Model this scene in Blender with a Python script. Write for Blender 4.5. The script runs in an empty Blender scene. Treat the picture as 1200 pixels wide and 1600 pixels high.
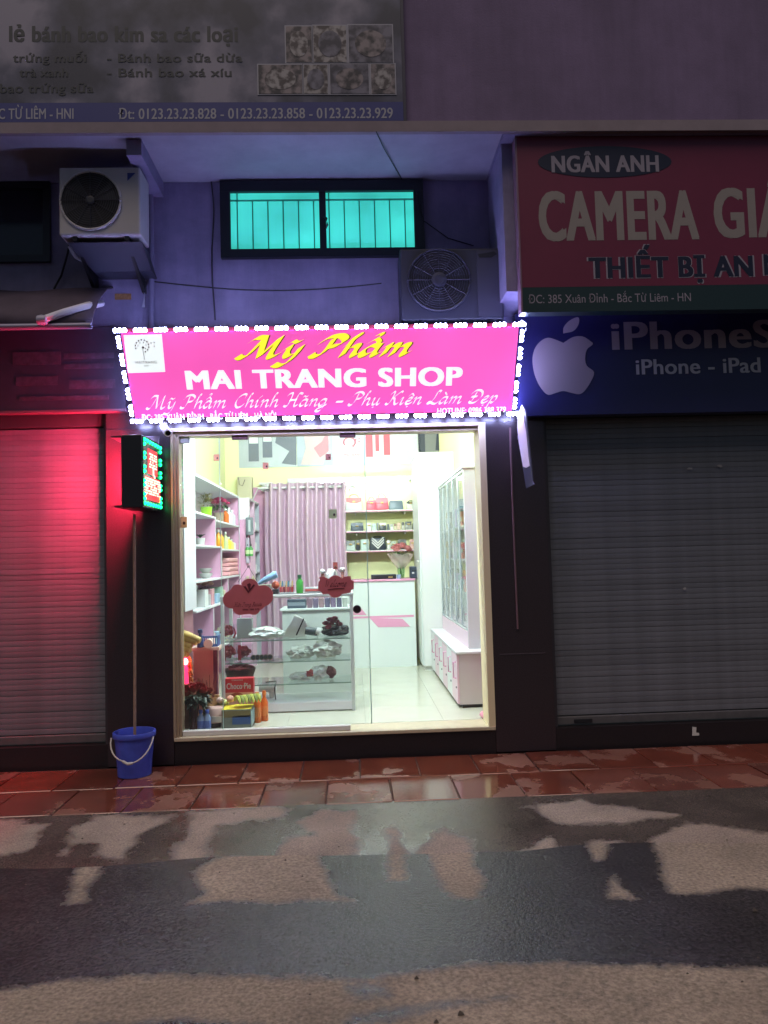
import bpy, bmesh, math, random
import numpy as np
from mathutils import Vector, Matrix
random.seed(7)
rnd = random.random
def ru(a, b): return a + (b - a) * random.random()
SC = bpy.context.scene
COL = SC.collection
# ------------------------------------------------------------------ camera
PITCH, YAW, ROLL, FPX, EYE = 0.05827927, 0.04142456, -0.02743622, 1200.0, 1.45
cp, sp, cy, sy = math.cos(PITCH), math.sin(PITCH), math.cos(YAW), math.sin(YAW)
FW = Vector((sy * cp, cy * cp, sp)); RI = Vector((cy, -sy, 0)); UP = RI.cross(FW)
RI, UP = (math.cos(ROLL) * RI + math.sin(ROLL) * UP), (-math.sin(ROLL) * RI + math.cos(ROLL) * UP)
cam_d = bpy.data.cameras.new('camera'); cam = bpy.data.objects.new('camera', cam_d); COL.objects.link(cam)
cam_d.sensor_fit = 'VERTICAL'; cam_d.sensor_height = 36.0; cam_d.sensor_width = 27.0; cam_d.lens = 36.0 * FPX / 1600.0
cam_d.clip_start = 0.05; cam_d.clip_end = 2000
cam.matrix_world = Matrix(((RI.x, UP.x, -FW.x, 0), (RI.y, UP.y, -FW.y, 0), (RI.z, UP.z, -FW.z, EYE), (0, 0, 0, 1)))
SC.camera = cam
# ------------------------------------------------------------------ night sky, dim street glow, exposure
SUN_EL, SUN_AZ = math.radians(66), math.radians(200)      # glow of the street's lamps, from above and behind the viewer
w = bpy.data.worlds.new('World'); SC.world = w; w.use_nodes = True
nt = w.node_tree; bg = nt.nodes['Background']
sky = nt.nodes.new('ShaderNodeTexSky'); sky.sky_type = 'NISHITA'; sky.sun_disc = False
sky.sun_elevation = SUN_EL; sky.sun_rotation = SUN_AZ
nt.links.new(sky.outputs[0], bg.inputs[0]); bg.inputs[1].default_value = 0.027
sl = bpy.data.lights.new('sun', 'SUN'); sl.energy = 1.6; sl.angle = math.radians(50); sl.color = (1.0, 0.82, 0.70)
so = bpy.data.objects.new('sun', sl); COL.objects.link(so)
d = Vector((math.sin(SUN_AZ) * math.cos(SUN_EL), math.cos(SUN_AZ) * math.cos(SUN_EL), math.sin(SUN_EL)))
so.rotation_euler = d.to_track_quat('Z', 'Y').to_euler(); so.location = (0, -3, 9)
SC.view_settings.view_transform = 'Standard'; SC.view_settings.look = 'None'
SC.view_settings.exposure = 0.0; SC.view_settings.gamma = 1.0; SC.view_settings.use_curve_mapping = False
SC.cycles.use_denoising = True
try: SC.cycles.denoiser = 'OPENIMAGEDENOISE'
except Exception: pass
SC.cycles.max_bounces = 8; SC.cycles.diffuse_bounces = 4; SC.cycles.transparent_max_bounces = 24
SC.cycles.caustics_reflective = False; SC.cycles.caustics_refractive = False
SC.cycles.sample_clamp_indirect = 6.0; SC.cycles.use_light_tree = True
# ------------------------------------------------------------------ pixel -> place (a pixel gives a direction, the plane it lies on the distance)
C0 = Vector((0, 0, EYE))
def ray(x, y): return (float(x) - 600.0) * RI - (float(y) - 800.0) * UP + FPX * FW
def at_y(x, y, Y): r = ray(x, y); return C0 + r * (Y / r.y)
def at_z(x, y, Z=0.0): r = ray(x, y); return C0 + r * ((Z - EYE) / r.z)
def at_x(x, y, X): r = ray(x, y); return C0 + r * (X / r.x)
F = 5.68            # front of the granite
FZ = 0.187          # shop floor
# ------------------------------------------------------------------ materials
def lin(c):
    return tuple(((v / 255.0) / 12.92 if v / 255.0 <= .04045 else ((v / 255.0 + .055) / 1.055) ** 2.4) for v in c)
MATS = {}
def mat(name, col, rough=.5, metal=0.0, spec=.5, emit=None, es=0.0, var=0.0, vs=6.0, bump=0.0, bs=60.0, alpha=1.0, rand=0.0, rvar=0.0, streak=0.0):
    if name in MATS: return MATS[name]
    m = bpy.data.materials.new(name); m.use_nodes = True; MATS[name] = m
    n = m.node_tree.nodes; l = m.node_tree.links; p = n['Principled BSDF']
    c = tuple(lin(col)) + (1,)
    p.inputs['Base Color'].default_value = c; p.inputs['Roughness'].default_value = rough
    p.inputs['Metallic'].default_value = metal; p.inputs['Specular IOR Level'].default_value = spec
    p.inputs['Alpha'].default_value = alpha
    if emit:
        p.inputs['Emission Color'].default_value = tuple(lin(emit)) + (1,); p.inputs['Emission Strength'].default_value = es
    tc = n.new('ShaderNodeTexCoord')
    src = None
    if var:
        nz = n.new('ShaderNodeTexNoise'); nz.inputs['Scale'].default_value = vs; nz.inputs['Detail'].default_value = 8; nz.inputs['Roughness'].default_value = .65
        l.new(tc.outputs['Object'], nz.inputs['Vector'])
        hv = n.new('ShaderNodeHueSaturation'); hv.inputs['Color'].default_value = c
        mr = n.new('ShaderNodeMapRange'); mr.inputs[1].default_value = .25; mr.inputs[2].default_value = .75
        mr.inputs[3].default_value = 1 - var; mr.inputs[4].default_value = 1 + var
        l.new(nz.outputs[0], mr.inputs[0]); l.new(mr.outputs[0], hv.inputs['Value']); src = hv
        if rvar:
            m3 = n.new('ShaderNodeMapRange'); m3.inputs[1].default_value = .3; m3.inputs[2].default_value = .7
            m3.inputs[3].default_value = max(.03, rough - rvar); m3.inputs[4].default_value = min(1, rough + rvar)
            l.new(nz.outputs[0], m3.inputs[0]); l.new(m3.outputs[0], p.inputs['Roughness'])
    if streak:
        mp = n.new('ShaderNodeMapping'); mp.inputs['Scale'].default_value = (7.0, 7.0, .55); l.new(tc.outputs['Object'], mp.inputs[0])
        ns = n.new('ShaderNodeTexNoise'); ns.inputs['Scale'].default_value = 1.0; ns.inputs['Detail'].default_value = 9; ns.inputs['Roughness'].default_value = .7; l.new(mp.outputs[0], ns.inputs['Vector'])
        m4 = n.new('ShaderNodeMapRange'); m4.inputs[1].default_value = .3; m4.inputs[2].default_value = .62; m4.inputs[3].default_value = 1-streak; m4.inputs[4].default_value = 1.0; l.new(ns.outputs[0], m4.inputs[0])
        h4 = n.new('ShaderNodeHueSaturation'); l.new(m4.outputs[0], h4.inputs['Value'])
        if src: l.new(src.outputs[0], h4.inputs['Color'])
        else: h4.inputs['Color'].default_value = c
        src = h4
    if rand:
        oi = n.new('ShaderNodeObjectInfo'); h2 = n.new('ShaderNodeHueSaturation')
        if src: l.new(src.outputs[0], h2.inputs['Color'])
        else: h2.inputs['Color'].default_value = c
        m2 = n.new('ShaderNodeMapRange'); m2.inputs[3].default_value = 1 - rand; m2.inputs[4].default_value = 1 + rand
        l.new(oi.outputs['Random'], m2.inputs[0]); l.new(m2.outputs[0], h2.inputs['Value']); src = h2
    if src: l.new(src.outputs[0], p.inputs['Base Color'])
    if bump:
        nb = n.new('ShaderNodeTexNoise'); nb.inputs['Scale'].default_value = bs; nb.inputs['Detail'].default_value = 4
        l.new(tc.outputs['Object'], nb.inputs['Vector'])
        b = n.new('ShaderNodeBump'); b.inputs['Strength'].default_value = bump; b.inputs['Distance'].default_value = .01
        l.new(nb.outputs[0], b.inputs['Height']); l.new(b.outputs[0], p.inputs['Normal'])
    return m
def glass(name, tint=(1, 1, 1), refl=.07, dirt=0.0, rough=.02):
    if name in MATS: return MATS[name]
    m = bpy.data.materials.new(name); m.use_nodes = True; MATS[name] = m
    n = m.node_tree.nodes; l = m.node_tree.links; n.remove(n['Principled BSDF']); out = n['Material Output']
    tr = n.new('ShaderNodeBsdfTransparent'); tr.inputs[0].default_value = tuple(tint) + (1,)
    gl = n.new('ShaderNodeBsdfGlossy'); gl.inputs['Roughness'].default_value = rough
    ge = n.new('ShaderNodeNewGeometry'); dt = n.new('ShaderNodeVectorMath'); dt.operation = 'DOT_PRODUCT'; l.new(ge.outputs['Normal'], dt.inputs[0]); l.new(ge.outputs['Incoming'], dt.inputs[1])
    ab = n.new('ShaderNodeMath'); ab.operation = 'ABSOLUTE'; l.new(dt.outputs['Value'], ab.inputs[0])
    su_ = n.new('ShaderNodeMath'); su_.operation = 'SUBTRACT'; su_.use_clamp = True; su_.inputs[0].default_value = 1.0; l.new(ab.outputs[0], su_.inputs[1])
    pw = n.new('ShaderNodeMath'); pw.operation = 'POWER'; l.new(su_.outputs[0], pw.inputs[0]); pw.inputs[1].default_value = 5.0
    mul = n.new('ShaderNodeMath'); mul.operation = 'MULTIPLY_ADD'; mul.inputs[1].default_value = .55; mul.inputs[2].default_value = refl * .6
    l.new(pw.outputs[0], mul.inputs[0])
    mx = n.new('ShaderNodeMixShader'); l.new(mul.outputs[0], mx.inputs[0]); l.new(tr.outputs[0], mx.inputs[1]); l.new(gl.outputs[0], mx.inputs[2])
    last = mx
    if dirt:
        df = n.new('ShaderNodeBsdfDiffuse'); df.inputs[0].default_value = (.7, .75, .72, 1)
        nz = n.new('ShaderNodeTexNoise'); nz.inputs['Scale'].default_value = 3; nz.inputs['Detail'].default_value = 8
        tc = n.new('ShaderNodeTexCoord'); l.new(tc.outputs['Object'], nz.inputs[0])
        mr = n.new('ShaderNodeMapRange'); mr.inputs[1].default_value = .3; mr.inputs[2].default_value = .8; mr.inputs[3].default_value = dirt * .4; mr.inputs[4].default_value = dirt * 1.6
        l.new(nz.outputs[0], mr.inputs[0])
        m2 = n.new('ShaderNodeMixShader'); l.new(mr.outputs[0], m2.inputs[0]); l.new(mx.outputs[0], m2.inputs[1]); l.new(df.outputs[0], m2.inputs[2]); last = m2
    l.new(last.outputs[0], out.inputs[0])
    return m
# ------------------------------------------------------------------ mesh helpers
class MB:
    def __init__(s): s.v = []; s.f = []
    def add(s, vs, fs):
        o = len(s.v); s.v += [tuple(v) for v in vs]; s.f += [tuple(i + o for i in f) for f in fs]; return s
    def box(s, x0, x1, y0, y1, z0, z1):
        if x0 > x1: x0, x1 = x1, x0
        if y0 > y1: y0, y1 = y1, y0
        if z0 > z1: z0, z1 = z1, z0
        return s.add([(x0,y0,z0),(x1,y0,z0),(x1,y1,z0),(x0,y1,z0),(x0,y0,z1),(x1,y0,z1),(x1,y1,z1),(x0,y1,z1)],
                     [(0,3,2,1),(4,5,6,7),(0,1,5,4),(1,2,6,5),(2,3,7,6),(3,0,4,7)])
    def prism(s, pts, off):      # closed polygon (3-D points) pushed along off
        n = len(pts); off = Vector(off); a = [Vector(p) for p in pts]
        return s.add(a + [p + off for p in a], [tuple(range(n)), tuple(range(2*n-1, n-1, -1))] + [((i+1) % n, i, n+i, n+(i+1) % n) for i in range(n)])
    def poly(s, pts): return s.add(pts, [tuple(range(len(pts)))])
    def lathe(s, prof, c, n=16, ax='Z', sx=1.0, sy=1.0):
        vs = []; fs = []
        for (r, z) in prof:
            for k in range(n):
                a = 2*math.pi*k/n; p = (r*math.cos(a)*sx, r*math.sin(a)*sy, z)
                if ax == 'Y': p = (p[0], z, p[1])
                if ax == 'X': p = (z, p[0], p[1])
                vs.append((c[0]+p[0], c[1]+p[1], c[2]+p[2]))
        for i in range(len(prof)-1):
            for k in range(n): fs.append((i*n+k, i*n+(k+1) % n, (i+1)*n+(k+1) % n, (i+1)*n+k))
        fs.append(tuple(range(n-1, -1, -1))); fs.append(tuple((len(prof)-1)*n+k for k in range(n)))
        return s.add(vs, fs)
    def tube(s, pts, r, n=8):
        pts = [Vector(p) for p in pts]; vs = []; fs = []; rs = r if isinstance(r, (list, tuple)) else [r]*len(pts)
        for i, p in enumerate(pts):
            t = (pts[min(i+1, len(pts)-1)] - pts[max(i-1, 0)]).normalized()
            a = t.cross(Vector((0, 0, 1)));
            if a.length < .1: a = t.cross(Vector((0, 1, 0)))
            a.normalize(); b = t.cross(a)
            for k in range(n):
                q = 2*math.pi*k/n; vs.append(p + rs[i]*(math.cos(q)*a + math.sin(q)*b))
        for i in range(len(pts)-1):
            for k in range(n): fs.append((i*n+k, i*n+(k+1) % n, (i+1)*n+(k+1) % n, (i+1)*n+k))
        fs.append(tuple(range(n))); fs.append(tuple((len(pts)-1)*n+k for k in range(n-1, -1, -1)))
        return s.add(vs, fs)
    def blob(s, c, r, amp=.25, seed=0, sub=3, flat=None):
        bm = bmesh.new(); bmesh.ops.create_icosphere(bm, subdivisions=sub, radius=1)
        from mathutils import noise
        vs = []
        for v in bm.verts:
            p = v.co.copy(); k = 1 + amp*(noise.noise(p*2.2+Vector((seed*7.1, seed, 3))) + .6*noise.noise(p*5+Vector((seed, 2, seed*3.3))))
            q = Vector((p.x*r[0], p.y*r[1], p.z*r[2]))*k
            if flat is not None: q.z = max(q.z, flat)
            vs.append((c[0]+q.x, c[1]+q.y, c[2]+q.z))
        bm.verts.index_update(); fs = [tuple(v.index for v in f.verts) for f in bm.faces]; bm.free()
        return s.add(vs, fs)
ROOT = {}
def mesh_of(m, name, off=Vector((0,0,0)), smooth=False, bevel=0.0, seg=2):
    me = bpy.data.meshes.new(name)
    me.from_pydata([(v[0]-off[0], v[1]-off[1], v[2]-off[2]) for v in m.v], [], m.f)
    bm = bmesh.new(); bm.from_mesh(me); bmesh.ops.recalc_face_normals(bm, faces=bm.faces)
    if bevel:
        es = [e for e in bm.edges if len(e.link_faces) == 2 and e.calc_face_angle(0) > .6]
        bmesh.ops.bevel(bm, geom=es, offset=bevel, segments=seg, affect='EDGES', profile=.5, clamp_overlap=True)
    bm.to_mesh(me); bm.free()
    if smooth:
        me.polygons.foreach_set('use_smooth', [True]*len(me.polygons))
        try: me.set_sharp_from_angle(angle=math.radians(40))
        except Exception: pass
    return me
def tag(o, label=None, cat=None, group=None, kind=None):
    if label: o['label'] = label
    if cat: o['category'] = cat
    if group: o['group'] = group
    if kind: o['kind'] = kind
    return o
def T(name, label, cat, loc=(0,0,0), group=None):
    o = bpy.data.objects.new(name, None); COL.objects.link(o); o.location = loc; o.empty_display_size = .05
    ROOT[o.name] = Vector(loc); return tag(o, label, cat, group)
def O(name, m, material, parent=None, smooth=False, bevel=0.0, label=None, cat=None, group=None, kind=None, seg=2):
    if parent is not None: off = ROOT[parent.name]
    else:
        a = np.array(m.v); off = Vector(((a[:,0].min()+a[:,0].max())/2, (a[:,1].min()+a[:,1].max())/2, a[:,2].min()))
    o = bpy.data.objects.new(name, mesh_of(m, name, off, smooth, bevel, seg)); COL.objects.link(o)
    o.data.materials.append(material)
    if parent is not None: o.parent = parent
    else: o.location = off
    ROOT[o.name] = off
    return tag(o, label, cat, group, kind)
def OM(name, me, loc, parent, rot=None):        # another object on shared mesh data
    o = bpy.data.objects.new(name, me); COL.objects.link(o); o.parent = parent
    o.location = Vector(loc) - ROOT[parent.name]
    if rot: o.rotation_euler = rot
    ROOT[o.name] = ROOT[parent.name]; return o
def copy_thing(o, loc, label=None, group=None):
    c = o.copy(); COL.objects.link(c); c.location = loc; ROOT[c.name] = Vector(loc)
    if label: c['label'] = label
    if group: c['group'] = group
    for ch in o.children:
        k = ch.copy(); COL.objects.link(k); k.parent = c
        for g in ch.children:
            q = g.copy(); COL.objects.link(q); q.parent = k
    return c
def B(*a): return MB().box(*a)
# ------------------------------------------------------------------ lettering
_tc = {}
def text_mesh(body, bold=0.0, shear=0.0, space=1.0):
    k = (body, bold, shear, space)
    if k in _tc: return _tc[k]
    cu = bpy.data.curves.new('t', 'FONT'); cu.body = body; cu.size = 1; cu.offset = bold; cu.shear = shear; cu.space_character = space; cu.resolution_u = 4
    o = bpy.data.objects.new('t', cu); COL.objects.link(o)
    dg = bpy.context.evaluated_depsgraph_get(); me = bpy.data.meshes.new_from_object(o.evaluated_get(dg))
    v = [tuple(x.co)[:2] for x in me.vertices]; f = [tuple(p.vertices) for p in me.polygons]
    bpy.data.objects.remove(o); bpy.data.curves.remove(cu); bpy.data.meshes.remove(me)
    _tc[k] = (v, f); return v, f
CAPH = max(p[1] for p in text_mesh('H')[0])
def put_text(m, body, p0, p1, cap, up, lift=Vector((0,0,0)), bold=0.0, shear=0.0, space=1.0):
    """text from point p0 to point p1 (baseline ends), cap height in metres, up = unit vector"""
    v, f = text_mesh(body, 0.0, shear, space*(1+1.6*bold))
    b = bold*.9
    x0 = min(p[0] for p in v)-b; x1 = max(p[0] for p in v)+b
    ex = (Vector(p1) - Vector(p0)) / (x1 - x0); ey = Vector(up) * (cap / CAPH)
    nrm = ex.cross(ey).normalized()*.00015
    for k, (dx, dy) in enumerate([(0, 0)] if b <= 0 else [(-b, -b*.3), (-b, b*.3), (-b*.35, 0), (b*.35, 0), (b, -b*.3), (b, b*.3)]):
        m.add([Vector(p0) + ex*(p[0]-x0+dx) + ey*(p[1]+dy) + lift + nrm*k for p in v], f)
    return m
def text_y(m, body, x0, x1, yb, cap_px, Y, bold=0.0, shear=0.0, yb1=None, space=1.0):
    """on an upright plane facing the street"""
    a = at_y(x0, yb, Y); b = at_y(x1, yb if yb1 is None else yb1, Y); t = at_y(x0, yb - cap_px, Y)
    b.z = a.z
    return put_text(m, body, a, b, (t.z - a.z), (0, 0, 1), bold=bold, shear=shear, space=space)
# broad-nib script, drawn stroke by stroke
ARCH = lambda x: [(x,.5),(x+.22,.88),(x+.42,1.0),(x+.54,.85),(x+.52,.25),(x+.62,0),(x+.82,.22)]
GL = {
 'i': (.62, [[(-.02,.7),(.15,1),(.2,.85),(.18,.2),(.3,0),(.5,.22)]]),
 'n': (1.0, [[(-.05,.75),(.12,1),(.18,.85),(.14,0)], ARCH(.16)]),
 'm': (1.5, [[(-.05,.75),(.12,1),(.18,.85),(.14,0)], [(.16,.5),(.36,.9),(.54,1),(.64,.85),(.6,0)], ARCH(.62)]),
 'h': (1.0, [[(.0,1.0),(.35,1.75),(.38,2.0),(.25,1.95),(.18,1.5),(.14,0)], ARCH(.16)]),
 'u': (1.05, [[(-.02,.7),(.14,1),(.2,.85),(.18,.25),(.32,0),(.52,.15),(.7,.5)], [(.72,1),(.7,.2),(.82,0),(1.0,.22)]]),
 'y': (.95, [[(-.02,.7),(.14,1),(.2,.85),(.2,.35),(.34,.05),(.54,.2),(.72,.55)], [(.78,1),(.72,.2),(.55,-.55),(.25,-.85),(-.1,-.7)]]),
 'a': (1.05, [[(.72,.9),(.45,1.02),(.15,.75),(.05,.3),(.2,0),(.45,.15),(.7,.65)], [(.74,1),(.7,.2),(.82,0),(1.0,.22)]]),
 'g': (1.0, [[(.72,.9),(.45,1.02),(.15,.75),(.05,.3),(.2,0),(.45,.15),(.7,.65)], [(.74,1),(.7,0),(.55,-.6),(.25,-.85),(-.05,-.65),(.3,-.3),(.95,.2)]]),
 'e': (.82, [[(.08,.42),(.45,.55),(.6,.85),(.4,1.02),(.14,.75),(.06,.3),(.25,0),(.5,.05),(.78,.3)]]),
 'p': (1.0, [[(-.05,.7),(.14,1),(.2,.8),(.1,-.85)], [(.2,.55),(.45,1),(.7,.9),(.72,.4),(.5,.02),(.25,.12)]]),
 'M': (1.85, [[(-.35,.15),(-.1,-.02),(.15,.3),(.5,1.9)], [(-.15,1.55),(.1,1.9),(.5,1.9)], [(.5,1.9),(.78,.1)], [(.78,.1),(1.3,1.9)], [(1.3,1.9),(1.28,.35),(1.42,0),(1.7,.25)]]),
 'P': (1.2, [[(.42,1.75),(.38,.8),(.2,.1),(-.1,.0),(-.25,.2)], [(-.15,1.3),(.1,1.8),(.65,1.95),(1.05,1.55),(.85,1.05),(.45,.92)]]),
 'C': (1.2, [[(.95,1.45),(1.0,1.85),(.65,1.92),(.2,1.4),(.1,.6),(.4,0),(.8,.08),(1.1,.5)]]),
 'H': (1.5, [[(-.2,1.6),(.0,1.9),(.32,1.85),(.26,.3),(.05,0),(-.2,.1)], [(1.45,1.85),(1.1,1.95),(.98,1.6),(.95,.3),(1.1,0),(1.35,.22)], [(.26,.92),(1.0,.98)]]),
 'K': (1.3, [[(-.05,1.55),(.2,1.92),(.34,1.6),(.24,.35),(0,0),(-.2,.2)], [(1.2,1.8),(1.0,1.9),(.35,.95)], [(.36,1),(.6,.85),(.8,.2),(1,0),(1.22,.25)]]),
 'L': (1.15, [[(.75,1.55),(.8,1.9),(.5,1.85),(.45,1.0),(.28,.2),(.02,.02),(-.12,.18),(.1,.3),(.5,.05),(.85,0),(1.1,.3)]]),
 'D': (1.35, [[(.36,1.65),(.3,.4),(.15,.1)], [(-.15,1.4),(.2,1.9),(.85,1.8),(1.18,1.1),(.85,.2),(.3,0),(0,.25)], [(.02,.95),(.65,1.0)]]),
 'T': (1.25, [[(-.1,1.5),(.1,1.85),(.6,1.8),(1.2,1.95)], [(.65,1.8),(.55,.6),(.35,.05),(.05,.0),(-.1,.2)]]),
 'B': (1.2, [[(.36,1.7),(.3,.4),(.15,.05)], [(-.1,1.4),(.2,1.85),(.8,1.85),(.9,1.4),(.4,1.02),(.9,.8),(.95,.3),(.5,-.02),(.05,.15)]]),
 'W': (1.9, [[(-.1,1.5),(.15,1.9),(.3,1.5),(.35,.1)], [(.35,.1),(.95,1.6)], [(.95,1.6),(1.0,.1)], [(1.0,.1),(1.5,1.5),(1.75,1.9)]]),
 'r': (.75, [[(-.05,.75),(.12,1),(.18,.85),(.14,0)], [(.16,.5),(.4,.95),(.65,.95)]]), 't': (.65, [[(.25,1.6),(.18,.25),(.3,0),(.55,.2)], [(-.05,1),(.5,1)]]),
 'l': (.6, [[(0,.8),(.35,1.75),(.36,2.0),(.22,1.9),(.16,.3),(.28,0),(.5,.2)]]), 'o': (.9, [[(.45,1),(.12,.75),(.08,.25),(.35,0),(.65,.25),(.68,.75),(.45,1),(.85,.85)]]), 'c': (.8, [[(.62,.85),(.4,1.02),(.12,.75),(.08,.3),(.28,0),(.55,.08),(.75,.3)]]),
 '-': (1.0, [[(.1,.55),(.85,.58)]]), ' ': (.75, []),
}
TONE = {'~': [[(.1,1.35),(.25,1.52),(.45,1.38),(.65,1.55)]], '?': [[(.3,1.95),(.5,2.1),(.55,1.9),(.42,1.72)]], '^': [[(.1,1.22),(.4,1.58),(.68,1.22)]],
        "'": [[(.3,1.3),(.6,1.7)]], '`': [[(.2,1.7),(.5,1.3)]], '.': [[(.35,-.38),(.47,-.34)]], 'o': [[(.22,1.4),(.34,1.44)]]}
def cr(pts, n=7):
    if len(pts) == 2: return pts
    P = [np.array(p) for p in pts]; P = [2*P[0]-P[1]] + P + [2*P[-1]-P[-2]]; out = []
    for i in range(1, len(P)-2):
        for k in range(n):
            t = k/n; a, b, c, e = P[i-1:i+3]
            out.append(.5*((2*b)+(-a+c)*t+(2*a-5*b+4*c-e)*t*t+(-a+3*b-3*c+e)*t**3))
    out.append(P[-2]); return [tuple(o) for o in out]
def script_strokes(body, slant=.38):
    """body: letters followed by optional tone marks in {}"""
    x = 0; st = []; i = 0
    while i < len(body):
        ch = body[i]; i += 1; tones = ''
        if i < len(body) and body[i] == '{': j = body.index('}', i); tones = body[i+1:j]; i = j+1
        adv, ss = GL[ch]
        for s_ in ss: st.append([(x + p[0] + slant*p[1], p[1]) for p in cr(s_)])
        for t in tones:
            for s_ in TONE[t]: st.append([None]+[(x + p[0] + slant*p[1]*.9 + .02, p[1]) for p in cr(s_)])
        x += adv + .06
    return st, x
def put_script(m, body, p0, p1, cap, up, nib=.26, ang=40, lift=Vector((0,0,0))):
    st, wd = script_strokes(body); a = math.radians(ang); nx, ny = nib/2*math.cos(a), nib/2*math.sin(a)
    hx = .05
    ex = (Vector(p1) - Vector(p0))/wd; ey = Vector(up)*(cap/1.9)
    for s_ in st:
        L = []; kk = 1.0
        if s_[0] is None: s_ = s_[1:]; kk = .62
        for (x, y) in s_:
            L.append(Vector(p0)+ex*(x-nx*kk)+ey*(y-ny*kk)+lift); L.append(Vector(p0)+ex*(x+nx*kk)+ey*(y+ny*kk)+lift)
        th = ey*hx*(.6 if kk < 1 else 1)
        for k in range(len(s_)-1):
            m.add([L[2*k]-th, L[2*k+2]-th, L[2*k+3]+th, L[2*k+1]+th], [(0,1,2,3)])
    return m
# ================================================================== GROUND
def sd_polys(P, polys):
    best = np.full(len(P), -9.0)
    for pl in polys:
        pl = np.array(pl); ins = np.zeros(len(P), bool); dist = np.full(len(P), 9.0)
        for i in range(len(pl)):
            a, b = pl[i], pl[(i+1) % len(pl)]; e = b-a
            t = np.clip(((P-a)@e)/max(e@e, 1e-9), 0, 1); q = a + t[:,None]*e
            dist = np.minimum(dist, np.hypot(*(P-q).T))
            c = ((a[1] > P[:,1]) != (b[1] > P[:,1])); xx = a[0]+(P[:,1]-a[1])*e[0]/(e[1] if abs(e[1]) > 1e-9 else 1e-9)
            ins ^= c & (P[:,0] < xx)
        best = np.maximum(best, np.where(ins, dist, -dist))
    return best
def gpoly(pts, z=0.0): return [tuple(at_z(x, y, z)[:2]) for x, y in pts]
ROADZ = -0.045
DRY_ROAD = [gpoly(p, ROADZ) for p in [
 [(118,1350),(132,1336),(156,1334),(152,1368),(140,1382),(132,1412),(104,1412),(110,1390),(112,1372)],
 [(305,1362),(320,1352),(345,1338),(400,1334),(460,1322),(495,1330),(500,1345),(512,1362),(510,1376),(524,1390),(520,1398),(550,1408),(480,1407),(430,1411),(360,1408),(300,1412),(328,1397),(318,1388),(305,1378)],
 [(602,1322),(634,1322),(628,1345),(632,1360),(630,1375),(610,1374),(606,1350)],
 [(672,1318),(735,1318),(738,1350),(757,1375),(745,1405),(712,1402),(690,1385),(680,1360)],
 [(915,1316),(952,1316),(945,1342),(930,1345)],
 [(948,1395),(952,1385),(957,1366),(962,1366),(968,1382),(988,1402),(955,1402)],
 [(1018,1312),(1120,1300),(1260,1296),(1260,1382),(1200,1388),(1150,1385),(1080,1398),(1048,1394),(1036,1365),(1030,1340)],
 [(-300,1565),(0,1548),(100,1532),(180,1530),(250,1523),(380,1527),(500,1527),(560,1533),(640,1522),(700,1511),(760,1508),(850,1506),(950,1510),(1200,1515),(1500,1520),(1900,1800),(900,2600),(300,2600),(-700,1800)],
]]
WET_STREAK = [gpoly(p, ROADZ) for p in [[(560,1588),(640,1572),(700,1566),(800,1556),(806,1560),(720,1572),(660,1582),(600,1596),(540,1600)], [(540,1536),(600,1540),(610,1556),(570,1560),(545,1550)], [(60,1606),(300,1590),(420,1604),(300,1640),(60,1640)]]]
DRY_APRON = [gpoly(p) for p in [
 [(-60,1276),(0,1280),(68,1284),(60,1300),(45,1318),(0,1330),(-60,1330)],
 [(95,1326),(108,1312),(110,1292),(150,1272),(190,1270),(205,1276),(270,1272),(262,1280),(230,1290),(205,1300),(210,1310),(195,1330),(150,1330),(160,1308),(120,1310)],
 [(268,1330),(280,1308),(292,1296),(300,1268),(420,1260),(450,1262),(440,1275),(335,1285),(322,1306),(308,1330)],
 [(432,1328),(450,1298),(488,1297),(472,1282),(500,1265),(556,1264),(548,1290),(560,1328)],
 [(604,1330),(610,1288),(616,1284),(625,1300),(635,1330)],
 [(655,1330),(668,1305),(690,1285),(700,1292),(728,1302),(738,1330)],
 [(815,1322),(845,1300),(862,1294),(864,1325)],
 [(912,1325),(925,1300),(968,1300),(968,1325)],
 [(1000,1310),(1050,1284),(1110,1280),(1260,1300),(1260,1330),(1015,1330)],
 [(820,1258),(900,1250),(1000,1262),(1060,1268),(960,1278),(880,1280)],
]]
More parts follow.
